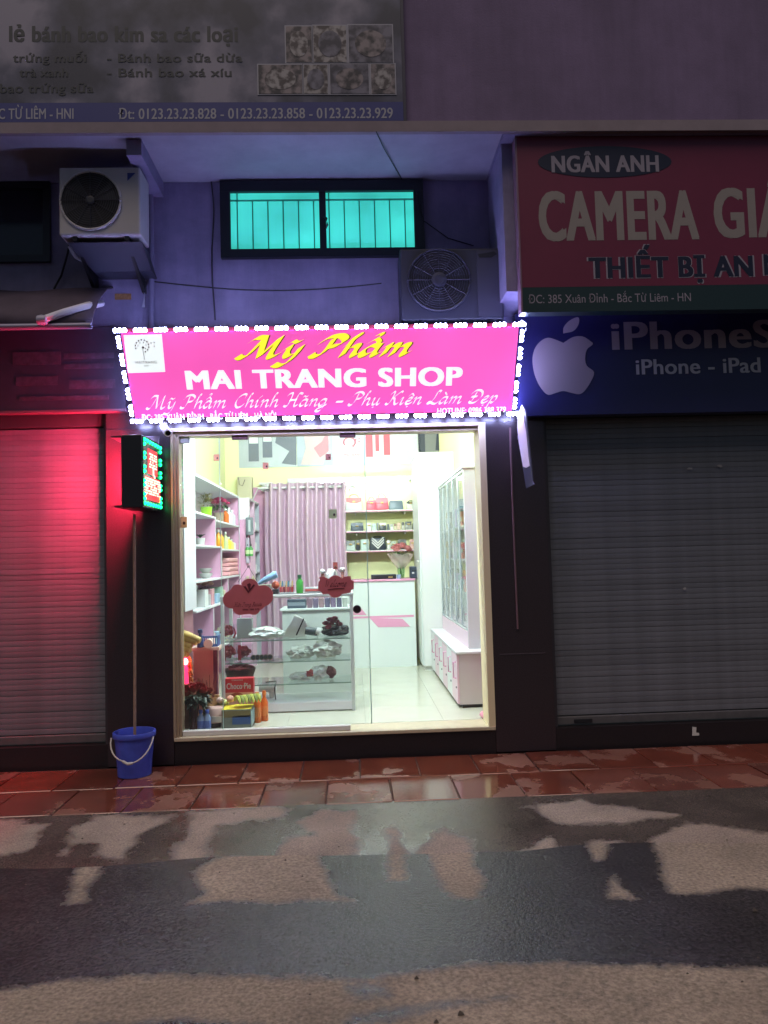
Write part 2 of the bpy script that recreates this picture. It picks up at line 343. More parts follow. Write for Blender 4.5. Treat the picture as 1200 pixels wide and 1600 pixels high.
def ground_mat(name, dry, wet, grain=260.0, wetr=.24, bump=.55, nz_amp=.10, ns=9.0):
    m = bpy.data.materials.new(name); m.use_nodes = True; MATS[name] = m
    n = m.node_tree.nodes; l = m.node_tree.links; p = n['Principled BSDF']
    at = n.new('ShaderNodeAttribute'); at.attribute_name = 'dry'
    g = n.new('ShaderNodeNewGeometry')
    def noise(s, det=6, r=.6):
        q = n.new('ShaderNodeTexNoise'); q.inputs['Scale'].default_value = s; q.inputs['Detail'].default_value = det; q.inputs['Roughness'].default_value = r
        l.new(g.outputs['Position'], q.inputs['Vector']); return q
    def mth(op, a, b, c=None):
        q = n.new('ShaderNodeMath'); q.operation = op
        for i, v in enumerate((a, b, c)):
            if v is None: continue
            if isinstance(v, (int, float)): q.inputs[i].default_value = v
            else: l.new(v, q.inputs[i])
        return q.outputs[0]
    n1 = noise(ns, 8, .62); n2 = noise(grain, 3, .6); n3 = noise(2.2, 6, .6); n4 = noise(34, 6, .75)
    s = mth('MULTIPLY_ADD', n1.outputs[0], nz_amp, at.outputs['Fac']); s = mth('SUBTRACT', s, nz_amp*.5)
    s = mth('MULTIPLY_ADD', mth('SUBTRACT', n4.outputs[0], .5), .11, s)
    mr = n.new('ShaderNodeMapRange'); mr.interpolation_type = 'SMOOTHSTEP'; mr.inputs[1].default_value = -.032; mr.inputs[2].default_value = .034; l.new(s, mr.inputs[0])
    mk = mr.outputs[0]
    def hue(col, nzs, amp):
        h = n.new('ShaderNodeHueSaturation'); h.inputs['Color'].default_value = tuple(lin(col))+(1,)
        v = mth('MULTIPLY_ADD', nzs[0].outputs[0], amp*5, 1-amp*2.5); v = mth('MULTIPLY', v, mth('MULTIPLY_ADD', nzs[1].outputs[0], amp*3, 1-amp*1.5)); v = mth('MAXIMUM', v, .2)
        l.new(v, h.inputs['Value']); return h.outputs[0]
    mx = n.new('ShaderNodeMix'); mx.data_type = 'RGBA'; l.new(mk, mx.inputs[0]); l.new(hue(wet, (n2, n3), .6), mx.inputs[6]); l.new(hue(dry, (n2, n3), .42), mx.inputs[7])
    l.new(mx.outputs[2], p.inputs['Base Color'])
    wr = mth('MULTIPLY_ADD', n3.outputs[0], .22, wetr-.11)
    rr = n.new('ShaderNodeMix'); l.new(mk, rr.inputs[0]); l.new(wr, rr.inputs[2]); rr.inputs[3].default_value = .88; l.new(rr.outputs[0], p.inputs['Roughness'])
    b = n.new('ShaderNodeBump'); b.inputs['Strength'].default_value = bump; b.inputs['Distance'].default_value = .007
    hh = mth('MULTIPLY_ADD', n4.outputs[0], .6, n2.outputs[0]); l.new(hh, b.inputs['Height']); l.new(b.outputs[0], p.inputs['Normal'])
    return m
M_ROAD = ground_mat('asphalt', (136, 122, 106), (50, 47, 47), grain=62, wetr=.21, bump=.9, nz_amp=.085)
M_APRON = ground_mat('cement', (134, 120, 108), (74, 66, 60), grain=120, wetr=.24, bump=.25, nz_amp=.20, ns=6)
def grid(xs, ys, zf):
    xs, ys = np.array(xs), np.array(ys); X, Y = np.meshgrid(xs, ys); V = np.stack([X.ravel(), Y.ravel(), zf(X.ravel(), Y.ravel())], 1)
    n = len(xs); fs = [(j*n+i, j*n+i+1, (j+1)*n+i+1, (j+1)*n+i) for j in range(len(ys)-1) for i in range(n-1)]
    m = MB(); m.v = [tuple(v) for v in V]; m.f = fs; return m, V[:, :2]
def edge_noise(x): return .035*np.sin(x*2.1+.5)+.02*np.sin(x*5.7)+.012*np.sin(x*13.1)
def put_attr(o, vals):
    a = o.data.attributes.new('dry', 'FLOAT', 'POINT'); a.data.foreach_set('value', np.array(vals, dtype=np.float32))
def plain_obj(name, m, material, kind):
    me = bpy.data.meshes.new(name); me.from_pydata(m.v, [], m.f); me.polygons.foreach_set('use_smooth', [True]*len(me.polygons))
    o = bpy.data.objects.new(name, me); COL.objects.link(o); me.materials.append(material); o['kind'] = kind; ROOT[o.name] = Vector((0,0,0)); return o
far = [-150, -60, -25, -12, -8, -6, -5]
xs = far + list(np.arange(-4.2, 4.21, .03)) + [-v for v in far[::-1]]
ys = [-150, -60, -25, -10, -5, -2, -1, 0, .5, 1.0, 1.5, 1.9] + list(np.arange(2.2, 4.12, .025)) + [4.3, 5.9]
m, XY = grid(xs, ys, lambda X, Y: ROADZ + np.where((Y > 2) & (Y < 4.1), .004*np.sin(X*1.3)*np.sin(Y*3.1), 0))
road = plain_obj('road', m, M_ROAD, 'structure')
sd = sd_polys(XY, DRY_ROAD); sd2 = sd_polys(XY, WET_STREAK); sd = np.minimum(sd, -sd2); put_attr(road, np.clip(sd, -.6, .6))
xs = [-30, -15, -8, -5.5] + list(np.arange(-4.5, 4.51, .035)) + [5.5, 8, 15, 30]
ap_t = np.concatenate([[0, .012], np.linspace(.02, 1, 33)])
m, XY0 = grid(xs, ap_t, lambda X, Y: X*0)
V = np.array(m.v); X, t = V[:,0].copy(), V[:,1].copy()
y0 = 3.93 + edge_noise(X)*.25 - .018*X; y1 = 4.66
V[:,1] = y0 + (y1-y0)*t; tt = np.clip((t-.012)/.988, 0, 1)
V[:,2] = np.where(t < .012, ROADZ-.008+(t/.012)*.004, ROADZ-.004 + .046*tt**.75 + .004*np.sin(X*3.3+t*5)*np.minimum(1, 8*(1-tt)))
m.v = [tuple(v) for v in V]
apron = plain_obj('cement_apron', m, M_APRON, 'structure'); put_attr(apron, np.clip(sd_polys(V[:, :2], DRY_APRON), -.6, .6))
# pavement: bed and one object for each terracotta tile
pav = O('pavement', B(-30, 30, 4.60, F+.12, -.2, -.014), mat('mortar', (66, 54, 48), .8, var=.2, bump=.3), kind='structure')
def tile_mat():
    m = bpy.data.materials.new('terracotta'); m.use_nodes = True; n = m.node_tree.nodes; l = m.node_tree.links; p = n['Principled BSDF']
    g = n.new('ShaderNodeNewGeometry'); oi = n.new('ShaderNodeObjectInfo')
    add = n.new('ShaderNodeVectorMath'); add.operation = 'MULTIPLY_ADD'; l.new(oi.outputs['Random'], add.inputs[0]); add.inputs[1].default_value = (1.3, .9, .4); l.new(g.outputs['Position'], add.inputs[2])
    def noise(s, d_=7, src=None):
        q = n.new('ShaderNodeTexNoise'); q.inputs['Scale'].default_value = s; q.inputs['Detail'].default_value = d_; q.inputs['Roughness'].default_value = .55
        l.new(src or g.outputs['Position'], q.inputs['Vector']); return q.outputs[0]
    a = noise(2.6, 6, add.outputs[0]); b_ = noise(60, 4); c_ = noise(5)
    mr = n.new('ShaderNodeMapRange'); mr.interpolation_type = 'SMOOTHSTEP'; mr.inputs[1].default_value = .53; mr.inputs[2].default_value = .63; l.new(a, mr.inputs[0])
    wetc = n.new('ShaderNodeValToRGB'); wetc.color_ramp.elements[0].color = tuple(lin((70, 34, 26)))+(1,); wetc.color_ramp.elements[1].color = tuple(lin((128, 66, 48)))+(1,); l.new(c_, wetc.inputs[0])
    dryc = n.new('ShaderNodeValToRGB'); dryc.color_ramp.elements[0].color = tuple(lin((106, 68, 56)))+(1,); dryc.color_ramp.elements[1].color = tuple(lin((134, 94, 80)))+(1,); l.new(b_, dryc.inputs[0])
    mx = n.new('ShaderNodeMix'); mx.data_type = 'RGBA'; l.new(mr.outputs[0], mx.inputs[0]); l.new(wetc.outputs[0], mx.inputs[6]); l.new(dryc.outputs[0], mx.inputs[7])
    h = n.new('ShaderNodeHueSaturation'); l.new(mx.outputs[2], h.inputs['Color'])
    m2 = n.new('ShaderNodeMapRange'); m2.inputs[3].default_value = .75; m2.inputs[4].default_value = 1.2; l.new(oi.outputs['Random'], m2.inputs[0]); l.new(m2.outputs[0], h.inputs['Value'])
    l.new(h.outputs[0], p.inputs['Base Color'])
    r = n.new('ShaderNodeMapRange'); r.inputs[3].default_value = .07; r.inputs[4].default_value = .45; l.new(mr.outputs[0], r.inputs[0]); l.new(r.outputs[0], p.inputs['Roughness']); r2 = n.new('ShaderNodeMapRange'); r2.inputs[3].default_value = 1.0; r2.inputs[4].default_value = .4; l.new(mr.outputs[0], r2.inputs[0]); l.new(r2.outputs[0], p.inputs['Specular IOR Level'])
    bp = n.new('ShaderNodeBump'); bp.inputs['Strength'].default_value = .12; bp.inputs['Distance'].default_value = .004; l.new(b_, bp.inputs['Height']); l.new(bp.outputs[0], p.inputs['Normal'])
    return m
M_TILE = tile_mat()
tme = []
for k in range(3):
    mm = B(-.196, .196, -.246, .246, -.02, 0); me = mesh_of(mm, 'paving_tile', Vector((0,0,0)), False, .004, 1); me.materials.append(M_TILE); tme.append(me)
ROOT[pav.name] = pav.location.copy()
for row, (yc, x0) in enumerate(((5.395, .41), (4.894, .20))):
    for k in range(-13, 14):
        OM('paving_tile', tme[k % 3], (x0+.2+k*.4, yc, ru(-.003, .003)), pav, (ru(-.004, .004), ru(-.004, .004), ru(-.006, .006)))
# ================================================================== THE BUILDING (outside)
M_GRAN = mat('dark_granite', (50, 40, 44), .28, var=.55, vs=120, bump=.05, bs=200)
M_WALL = mat('mauve_render', (132, 124, 158), .85, streak=.18, var=.28, vs=3, bump=.12, bs=90)
M_OVER = mat('overhang_render', (112, 96, 130), .85, streak=.18, var=.26, vs=1.6, bump=.12, bs=80)
M_WHITE = mat('white_paint', (205, 203, 200), .55, var=.05, vs=3)
M_DARKMETAL = mat('dark_metal', (30, 30, 34), .4, metal=.4)
bld = T('building', 'dark granite and mauve rendered building above and around the lit shop', 'building', (0, F, 0))
DX0, DX1 = -1.325, 1.013; DZ1 = 2.44
SHL1 = -1.795; SHR0 = 1.455
# walls (pieces butted end to end)
O('wall', B(-7, 7, F+.02, F+.24, 2.66, 4.314), M_WALL, bld)
O('lintel', B(SHL1, SHR0, F+.005, F+.24, DZ1, 2.658), M_GRAN, bld)
OVY = 5.03
O('overhang_wall', B(-7, 7, OVY, OVY+.12, 4.318, 9.5), M_OVER, bld)
O('drip_ledge', B(-7, 7, OVY-.035, OVY+.0, 4.30, 4.375), mat('ledge_paint', (128, 116, 126), .8, var=.15, vs=5), bld)
O('soffit', B(-7, 1.09, OVY+.003, F+.24, 4.318-.002, 4.40), mat('soffit_paint', (150, 146, 164), .8, var=.2, vs=2.5), bld)
O('soffit_beam', B(1.092, 7, OVY+.003, F+.24, 4.30, 4.40), M_WALL, bld)
O('ceiling_beam', B(-1.46, -1.36, OVY+.06, F+.018, 4.20, 4.312), M_WALL, bld)
O('granite_pillar', B(SHL1, DX0, F, F+.25, 0, DZ1-.002), M_GRAN, bld)
O('granite_pillar', B(DX1, SHR0, F, F+.25, 0, DZ1-.002), M_GRAN, bld)
O('pillar_joint_line', B(1.06, 1.40, F-.004, F-.001, .705, .712), mat('joint', (74, 64, 70), .6), bld)
M_PLIN = mat('black_granite', (34, 28, 31), .3, var=.5, vs=120)
O('plinth', B(-7, SHL1-.002, F+.01, F+.3, -.03, .155), M_PLIN, bld)
O('plinth', B(SHR0+.002, 7, F+.01, F+.3, -.03, .155), M_PLIN, bld)
O('door_step', B(DX0+.002, DX1-.002, F+.006, F+.25, -.03, .160), M_PLIN, bld)
M_SILL = mat('cream_stone', (190, 178, 150), .3, var=.12, vs=30)
O('door_sill', B(DX0+.002, DX1-.002, F-.01, F+.26, .161, FZ), M_SILL, bld, bevel=.004)
# roller shutters: one object for each slat
M_SHUT = mat('shutter_steel', (108, 110, 117), .5, metal=.1, var=.16, vs=9, rand=.09, streak=.12, rvar=.14)
def shutter(x0, x1, pitch=.040):
    h = .5*(x0+x1); zc0, zc1 = .158, 2.475
    sh = O('roller_shutter', B(x0, x1, F+.105, F+.115, zc0, zc1), M_DARKMETAL, bld)
    prof = [(.0, 0), (-.0020, .0012), (-.0027, .010), (-.0029, .019), (-.0027, .029), (-.0020, .0382), (0, .0392), (.004, .038), (.004, .0015)]
    mm = MB().prism([(x0-h, a, b) for a, b in prof], (x1-x0, 0, 0)); me = mesh_of(mm, 'slat'); me.materials.append(M_SHUT)
    for k in range(int((zc1-zc0-.07)/pitch)): OM('slat', me, (h, F+.095+ru(-.0012, .0012), zc0+.07+k*pitch+ru(-.0008, .0008)), sh, (ru(-.02, .02), ru(-.0004, .0004), 0))
    O('bottom_rail', B(x0, x1, F+.07, F+.102, zc0+.004, zc0+.064), mat('rail_steel', (96, 94, 96), .45, metal=.3, var=.2, vs=12), sh, bevel=.005)
    return sh
sh1 = shutter(-5.2, SHL1-.028); sh2 = shutter(SHR0+.028, 5.2)
M_GUIDE = mat('guide_rail', (64, 60, 66), .5, metal=.3)
for a in (SHL1-.026, SHR0+.002): O('shutter_guide', B(a, a+.024, F+.03, F+.1, .156, 2.48), M_GUIDE, bld)
for a in (-7, SHR0+.003): O('shutter_head', B(a, (SHL1-.003 if a < 0 else 7), F+.06, F+.24, 2.478, 2.658), M_GUIDE, bld)
# scuffs and paper scraps on the right shutter
def scrap(x, y, w_, h_, c, Y, sd_):
    p = at_y(x, y, Y); random.seed(sd_); pts = []
    for k in range(9):
        a = 2*math.pi*k/9; pts.append((p.x+w_*math.cos(a)*ru(.6, 1.1), p.y, p.z+h_*math.sin(a)*ru(.5, 1.1)))
    return MB().prism(pts, (0, .002, 0))
for i, (x, y, w_, h_, lb) in enumerate([(963,1124,.045,.018,'wide torn paper remnant low on the right shutter'),(996,1124,.042,.016,'ragged white paper remnant beside the wide torn one'),(1050,1118,.032,.018,'small pale paper remnant low on the right shutter'),(1078,732,.026,.010,'thin pale smear high on the right shutter'),(1125,728,.024,.012,'short pale smear high on the right shutter'),(1070,920,.014,.012,'tiny pale speck midway up the right shutter'),(68,1155,.035,.012,'pale paper remnant low on the left shutter')]):
    O('paper_scrap', scrap(x, y, w_, h_, 0, F+.076, i), mat('old_paper', (150, 148, 146), .9, var=.3, vs=30), label=lb, cat='paper scrap')
p = at_y(1086, 1143, F+.004)
O('paper_tag', MB().prism([(p.x-.022, F+.004, p.z-.03), (p.x+.03, F+.004, p.z-.03), (p.x+.03, F+.004, p.z-.012), (p.x+.008, F+.004, p.z-.008), (p.x+.012, F+.004, p.z+.03), (p.x-.018, F+.004, p.z+.034)], (0, .003, 0)), mat('tag_paper', (196, 194, 190), .8), label='white torn paper tag stuck on the black plinth', cat='paper scrap')
p = at_y(911, 1126, F+.07)
O('shutter_lock_plate', B(p.x-.07, p.x+.07, F+.062, F+.0695, p.z-.014, p.z+.014), mat('lock_plate', (48, 48, 52), .4, metal=.5), sh2, bevel=.003)
# cyan-lit sliding window
def pxbox(x0, y0, x1, y1, Y):       # box in a facade plane from picture corners
    a = at_y((x0+x1)/2, y0, Y); b = at_y((x0+x1)/2, y1, Y); c_ = at_y(x0, (y0+y1)/2, Y); e = at_y(x1, (y0+y1)/2, Y)
    return c_.x, e.x, b.z, a.z
M_FRAME = mat('black_window_frame', (26, 27, 38), .4, metal=.2)
M_CYAN = mat('lit_frosted_pane', (90, 200, 190), .4, emit=(66, 224, 208), es=.85)
_n = M_CYAN.node_tree; _z = _n.nodes.new('ShaderNodeTexNoise'); _z.inputs['Scale'].default_value = 2.4; _z.inputs['Detail'].default_value = 4; _c = _n.nodes.new('ShaderNodeTexCoord'); _n.links.new(_c.outputs['Object'], _z.inputs[0])
_m = _n.nodes.new('ShaderNodeMapRange'); _m.inputs[1].default_value = .3; _m.inputs[2].default_value = .7; _m.inputs[3].default_value = .5; _m.inputs[4].default_value = 1.0; _n.links.new(_z.outputs[0], _m.inputs[0]); _n.links.new(_m.outputs[0], _n.nodes['Principled BSDF'].inputs['Emission Strength'])
M_GRILLE = bpy.data.materials.new('grille_teal'); M_GRILLE.use_nodes = True; MATS['grille_teal'] = M_GRILLE
_n = M_GRILLE.node_tree; _n.nodes.remove(_n.nodes['Principled BSDF']); _t = _n.nodes.new('ShaderNodeBsdfTranslucent'); _t.inputs[0].default_value = (.35, .5, .5, 1); _n.links.new(_t.outputs[0], _n.nodes['Material Output'].inputs[0])
wx0, wx1, wz0, wz1 = pxbox(345, 284, 662, 403, F)
win = T('window', 'w', 'w', (wx0, F, wz0)); del win['label']; del win['category']; win.parent = bld; win.location = Vector((wx0, F, wz0))-ROOT[bld.name]; ROOT[win.name] = Vector((wx0, F, wz0))
fr = .075
wf = MB().box(wx0, wx1, F-.03, F+.015, wz1-fr*1.15, wz1).box(wx0, wx1, F-.03, F+.015, wz0, wz0+fr*.85).box(wx0, wx0+fr, F-.028, F+.015, wz0+fr*.85, wz1-fr*1.15).box(wx1-fr, wx1, F-.028, F+.015, wz0+fr*.85, wz1-fr*1.15)
O('frame', wf, M_FRAME, win)
ix0, ix1, iz0, iz1 = wx0+fr, wx1-fr, wz0+fr*.85, wz1-fr*1.15; mid = (ix0+ix1)/2
for a, b in ((ix0, mid-.026), (mid+.026, ix1)): O('pane', B(a, b, F+.0, F+.008, iz0, iz1), M_CYAN, win)
O('meeting_stile', B(mid-.024, mid+.024, F-.022, F+.014, iz0, iz1), M_FRAME, win)
for k in range(12):
    x = ix0+.05+k*(ix1-ix0-.06)/11.5
    if abs(x-mid) > .03: O('grille_bar', B(x-.005, x+.005, F-.010, F-.004, iz0, iz1-.062-.004 if k % 6 else iz1), MATS['grille_teal'], win)
zb = iz1-.062
for a, b in ((ix0, mid-.026), (mid+.026, ix1)): O('grille_rail', B(a, b, F-.017, F-.0105, zb-.006, zb+.006), MATS['grille_teal'], win)
O('latch', MB().tube([(mid+.012, F-.03, iz0+.24), (mid+.03, F-.05, iz0+.22), (mid+.035, F-.05, iz0+.17), (mid+.02, F-.03, iz0+.15)], .008), M_DARKMETAL, win, smooth=True)
# dark window on the left
x0, x1, z0, z1 = pxbox(-160, 286, 79, 411, F)
win2 = T('window', 'w', 'w', (x0, F, z0)); del win2['label']; del win2['category']; win2.parent = bld; win2.location = Vector((x0, F, z0))-ROOT[bld.name]
O('frame', MB().box(x0, x1, F-.02, F+.015, z1-.05, z1).box(x0, x1, F-.02, F+.015, z0, z0+.05).box(x1-.05, x1, F-.018, F+.015, z0+.05, z1-.05).box(x0, x0+.05, F-.018, F+.015, z0+.05, z1-.05).box((x0+x1)/2-.03, (x0+x1)/2+.03, F-.018, F+.015, z0+.05, z1-.05), M_FRAME, win2)
for a, b in ((x0+.05, (x0+x1)/2-.03), ((x0+x1)/2+.03, x1-.05)): O('pane', B(a, b, F+.0, F+.008, z0+.05, z1-.05), mat('dark_pane', (22, 24, 36), .12), win2)
# ------------------------------------------------------------------ shopfront glazing
M_ALU = mat('beige_aluminium', (178, 158, 132), .35, metal=.35, var=.06, vs=20)
M_CREAM = mat('cream_jamb', (226, 210, 170), .5)
G = F+.07
dfm = MB().box(DX0, DX0+.016, F-.006, F+.13, FZ, DZ1).box(DX0+.0165, DX0+.034, F+.012, F+.13, FZ, DZ1-.05).box(DX0+.0345, DX0+.052, F+.03, F+.13, FZ, DZ1-.05)
O('door_frame', dfm, M_ALU, bld)
O('door_header', MB().box(DX0+.0165, DX1-.052, F-.006, F+.03, DZ1-.028, DZ1-.001).box(DX0+.0165, DX1-.052, F+.03, F+.16, DZ1-.055, DZ1-.003), M_ALU, bld)
O('door_jamb', B(DX1-.05, DX1-.001, F-.006, F+.25, FZ, DZ1-.001), M_CREAM, bld)
O('threshold_rail', B(DX0+.054, at_y(548, 1143, G).x, G-.03, G+.03, FZ+.001, FZ+.035), mat('white_rail', (205, 200, 196), .4), bld, bevel=.003)
M_GLASS = glass('shop_glass', (.985, .998, .992), .05, dirt=.02)
M_GEDGE = mat('glass_edge', (190, 226, 216), .2, emit=None)
xe1 = at_y(346, 900, G).x; xe2 = at_y(574, 900, G).x
gl_ = O('fixed_glass_pane', B(DX0+.055, xe1-.004, G-.005, G+.005, FZ+.036, DZ1-.057), M_GLASS, bld)
O('pane_edge', B(xe1-.0035, xe1+.0, G-.005, G+.005, FZ+.036, DZ1-.057), M_GEDGE, gl_)
gd = O('glass_door', B(xe1+.004, xe2, G-.006, G+.006, FZ+.038, DZ1-.06), M_GLASS, bld)
O('door_edge', B(xe2+.0005, xe2+.007, G-.006, G+.006, FZ+.038, DZ1-.06), M_GEDGE, gd)
p = at_y(558, 952, G-.03); O('door_knob', MB().lathe([(.012, .04), (.012, .012), (.03, .010), (.031, -.012), (.026, -.018)], (p.x, G-.012, p.z), 20, 'Y'), mat('knob_dark', (40, 24, 30), .3), gd, smooth=True)
for x in (375, 543):
    p = at_y(x, 684, G); O('patch_fitting', B(p.x-.06, p.x+.06, G-.018, G+.018, DZ1-.085, DZ1-.0555), mat('fitting_brown', (88, 56, 58), .35, metal=.4), gd, bevel=.003)
    O('fitting_pin', B(p.x-.02, p.x+.02, G-.012, G+.012, DZ1-.0552, DZ1-.03), MATS['fitting_brown'], gd)
p = at_y(289, 684, G); O('pane_clip', B(p.x-.035, p.x+.035, G-.012, G+.012, DZ1-.105, DZ1-.058), mat('clip_grey', (150, 150, 140), .4, metal=.3), gl_, bevel=.003)
# ================================================================== MAIN PINK SIGN
SX0, SX1 = -1.546, 1.190
SB = Vector((0, 5.56, 2.497)); ST = Vector((0, 5.22, 3.022))
SU = (ST-SB).normalized(); SN = Vector((1, 0, 0)).cross(SU)      # SN looks towards the street
if SN.y > 0: SN = -SN
def on_sign(x, y, lift=0.0):
    r = ray(x, y); P0 = SB + SN*lift; t = (P0-C0).dot(SN)/r.dot(SN); return C0 + r*t
M_SIGN = mat('backlit_pink', (226, 40, 140), .35, emit=(255, 100, 197), es=.94)
_n = M_SIGN.node_tree; _z = _n.nodes.new('ShaderNodeTexNoise'); _z.inputs['Scale'].default_value = 1.3; _z.inputs['Detail'].default_value = 2; _c = _n.nodes.new('ShaderNodeTexCoord'); _n.links.new(_c.outputs['Object'], _z.inputs[0])
_m = _n.nodes.new('ShaderNodeMapRange'); _m.inputs[1].default_value = .3; _m.inputs[2].default_value = .7; _m.inputs[3].default_value = .80; _m.inputs[4].default_value = 1.12; _n.links.new(_z.outputs[0], _m.inputs[0]); _n.links.new(_m.outputs[0], _n.nodes['Principled BSDF'].inputs['Emission Strength'])
M_SIGNW = mat('backlit_white', (235, 235, 235), .4, emit=(240, 250, 250), es=.95)
M_SIGNY = mat('backlit_yellow', (240, 220, 30), .4, emit=(250, 236, 60), es=1.1)
M_OUT = mat('letter_outline', (150, 170, 80), .5)
sign = T('shop_sign', 'long glowing pink shop sign framed with white lights above the glass door', 'sign', tuple(SB))
L_ = (ST-SB).length
def splane(x0, x1, v0, v1, lift, thick):
    a = [Vector((x0, 0, 0))+SB+SU*v0+SN*lift, Vector((x1, 0, 0))+SB+SU*v0+SN*lift, Vector((x1, 0, 0))+SB+SU*v1+SN*lift, Vector((x0, 0, 0))+SB+SU*v1+SN*lift]
    return MB().prism(a, -SN*thick)
O('sign_panel', splane(SX0, SX1, 0, L_, 0, .012), M_SIGN, sign)
O('added_backing', splane(SX0+.002, SX1-.002, .002, L_-.002, -.0125, .006), mat('backing_grey', (120, 112, 116), .7), sign)  # unseen opaque plate, added to keep the panel's rear glow off the wall
fmm = MB()
M_SBOX = mat('sign_box', (190, 60, 90), .5)
for s in (SX0, SX1-.02): fmm.prism([Vector((s, 0, 0))+SB-SN*.013, Vector((s, 0, 0))+ST-SN*.013, Vector((s, F+.018, ST.z-.03)), Vector((s, F+.018, SB.z+.17))], (.02, 0, 0))
O('side_return', fmm, M_SBOX, sign)
O('top_return', splane(SX0, SX1, L_-.02, L_, -.013, .09), M_SBOX, sign)
for k in range(5):
    x = SX0+.12+k*(SX1-SX0-.24)/4; O('steel_strut', MB().tube([(x, ST.y+.03, ST.z-.03), (x, F+.02, ST.z+.02)], .009), M_DARKMETAL, sign)
def sline(body, x0, x1, yb0, yb1, cap_px, material, name='lettering', bold=.03, lift=.0025, shear=0, script=False, nib=.26, space=1.0):
    a = on_sign(x0, yb0, lift); b = on_sign(x1, yb1, lift); t = on_sign(x0, yb0-cap_px, lift); m_ = MB(); cap = (t-a).dot(SU)
    if script: put_script(m_, body, a, b, cap, SU, nib)
    else: put_text(m_, body, a, b, cap, SU, bold=bold, shear=shear, space=space)
    return O(name, m_, material, sign)
sline('My{~} Pha{^?}m', 382, 641, 559.5, 554.5, 31, M_OUT, script=True, nib=.60, lift=.002)
sline('My{~} Pha{^?}m', 380.5, 639.5, 559, 554, 31, M_SIGNY, script=True, nib=.54, lift=.005)
sline('MAI TRANG SHOP', 292, 722, 608, 601.5, 28, M_SIGNW, bold=.052, space=1.0)
sline('My{~} Pha{^?}m Chi{\'}nh Ha{~}ng - Phu{.} Kie{^.}n La{`}m De{.}p', 233, 776, 639, 629, 20, M_SIGNW, script=True, nib=.25)
sline('ĐC: 385 XUÂN ĐỈNH - BẮC TỪ LIÊM - HÀ NỘI', 222, 432, 656.5, 653, 8.5, M_SIGNW, bold=.028)
sline('HOTLINE: 0986 388 379', 683, 790, 646.5, 644, 8.5, M_SIGNW, bold=.028)
# white logo card with the dandelion
q = [on_sign(200, 583, .003), on_sign(258, 581, .003), on_sign(252.5, 522.5, .003), on_sign(193, 524, .003)]
O('logo_card', MB().prism(q, -SN*.002), M_SIGNW, sign)
M_LOGO = mat('logo_rose', (150, 90, 100), .6); M_LOGOD = mat('logo_brown', (110, 84, 80), .6)
dm = MB()
def dot(m_, x, y, r, lift): c_ = on_sign(x, y, lift); m_.poly([c_ + Vector((1,0,0))*r*math.cos(2*math.pi*k/8) + SU*r*math.sin(2*math.pi*k/8) for k in range(8)])
for k in range(11):
    a = math.radians(-60+k*26); dot(dm, 222+10.5*math.cos(a), 541-10*math.sin(a), .0062, .0055)
    if k % 2: dot(dm, 222+6.4*math.cos(a), 541-6.2*math.sin(a), .0045, .0055)
for x, y in ((236, 536), (241, 535), (241, 541)): dot(dm, x, y, .005, .0055)
dot(dm, 223.5, 543, .009, .006)
O('dandelion', dm, M_LOGO, sign)
a, b = on_sign(223, 545, .0052), on_sign(226, 562, .0052)
O('dandelion_stem', MB().poly([a-Vector((.002,0,0)), b-Vector((.002,0,0)), b+Vector((.002,0,0)), a+Vector((.002,0,0))]), M_LOGOD, sign)
sline('MAITRANG', 212, 245, 568.5, 567.8, 4.2, M_LOGOD, bold=.02, lift=.0055, space=1.15)
sline('SHOP', 225.5, 232.5, 572.8, 572.5, 2.2, M_LOGOD, lift=.0055)
# LED modules round the edge
M_LED = bpy.data.materials.new('led_white'); M_LED.use_nodes = True
pp = M_LED.node_tree.nodes['Principled BSDF']; pp.inputs['Base Color'].default_value = (.9, .95, 1, 1)
pp.inputs['Emission Color'].default_value = (.44, .48, 1.0, 1); pp.inputs['Emission Strength'].default_value = 92
M_MOD = mat('led_module_white', (170, 176, 210), .5)
lm = MB().lathe([(.0138, 0), (.0138, .008), (.0118, .016), (.007, .021), (.0015, .023)], (0, 0, 0), 10); LED_ME = mesh_of(lm, 'led', smooth=True); LED_ME.materials.append(M_LED)
bm_ = B(-.046, .046, -.013, .013, 0, .008); MOD_ME = mesh_of(bm_, 'led_module', bevel=.002, seg=1); MOD_ME.materials.append(M_MOD)
ROTS = Matrix((Vector((1, 0, 0)), SU, SN)).transposed()
def module(u, v, vert, out):
    N_ = (SN*.35 + Vector(out)).normalized(); A_ = SU if vert else Vector((1, 0, 0)); A_ = (A_-N_*A_.dot(N_)).normalized()
    R_ = Matrix((A_, N_.cross(A_), N_)).transposed()
    R_ = R_ @ Matrix.Rotation(ru(-.06, .06), 3, 'Z')
    o = OM('led_module', MOD_ME, Vector((u, 0, 0))+SB+SU*v+SN*.003, sign, R_.to_euler())
    for k in (-1, 0, 1):
        l_ = bpy.data.objects.new('led', LED_ME); COL.objects.link(l_); l_.parent = o; l_.location = (k*.031, 0, .008)
nT = 20
for k in range(nT+1): module(SX0+.0+(SX1-SX0)*k/nT, L_+.006, False, SU)
for k in range(nT+1): module(SX0+.01+(SX1-SX0)*k/nT, -.006, False, -SU*.7+SN*.3)
for s in (SX0-.004, SX1+.006):
    for k in range(5): module(s+ru(-.004, .004), L_*(.10+k*.2), True, (math.copysign(1, s), 0, 0))
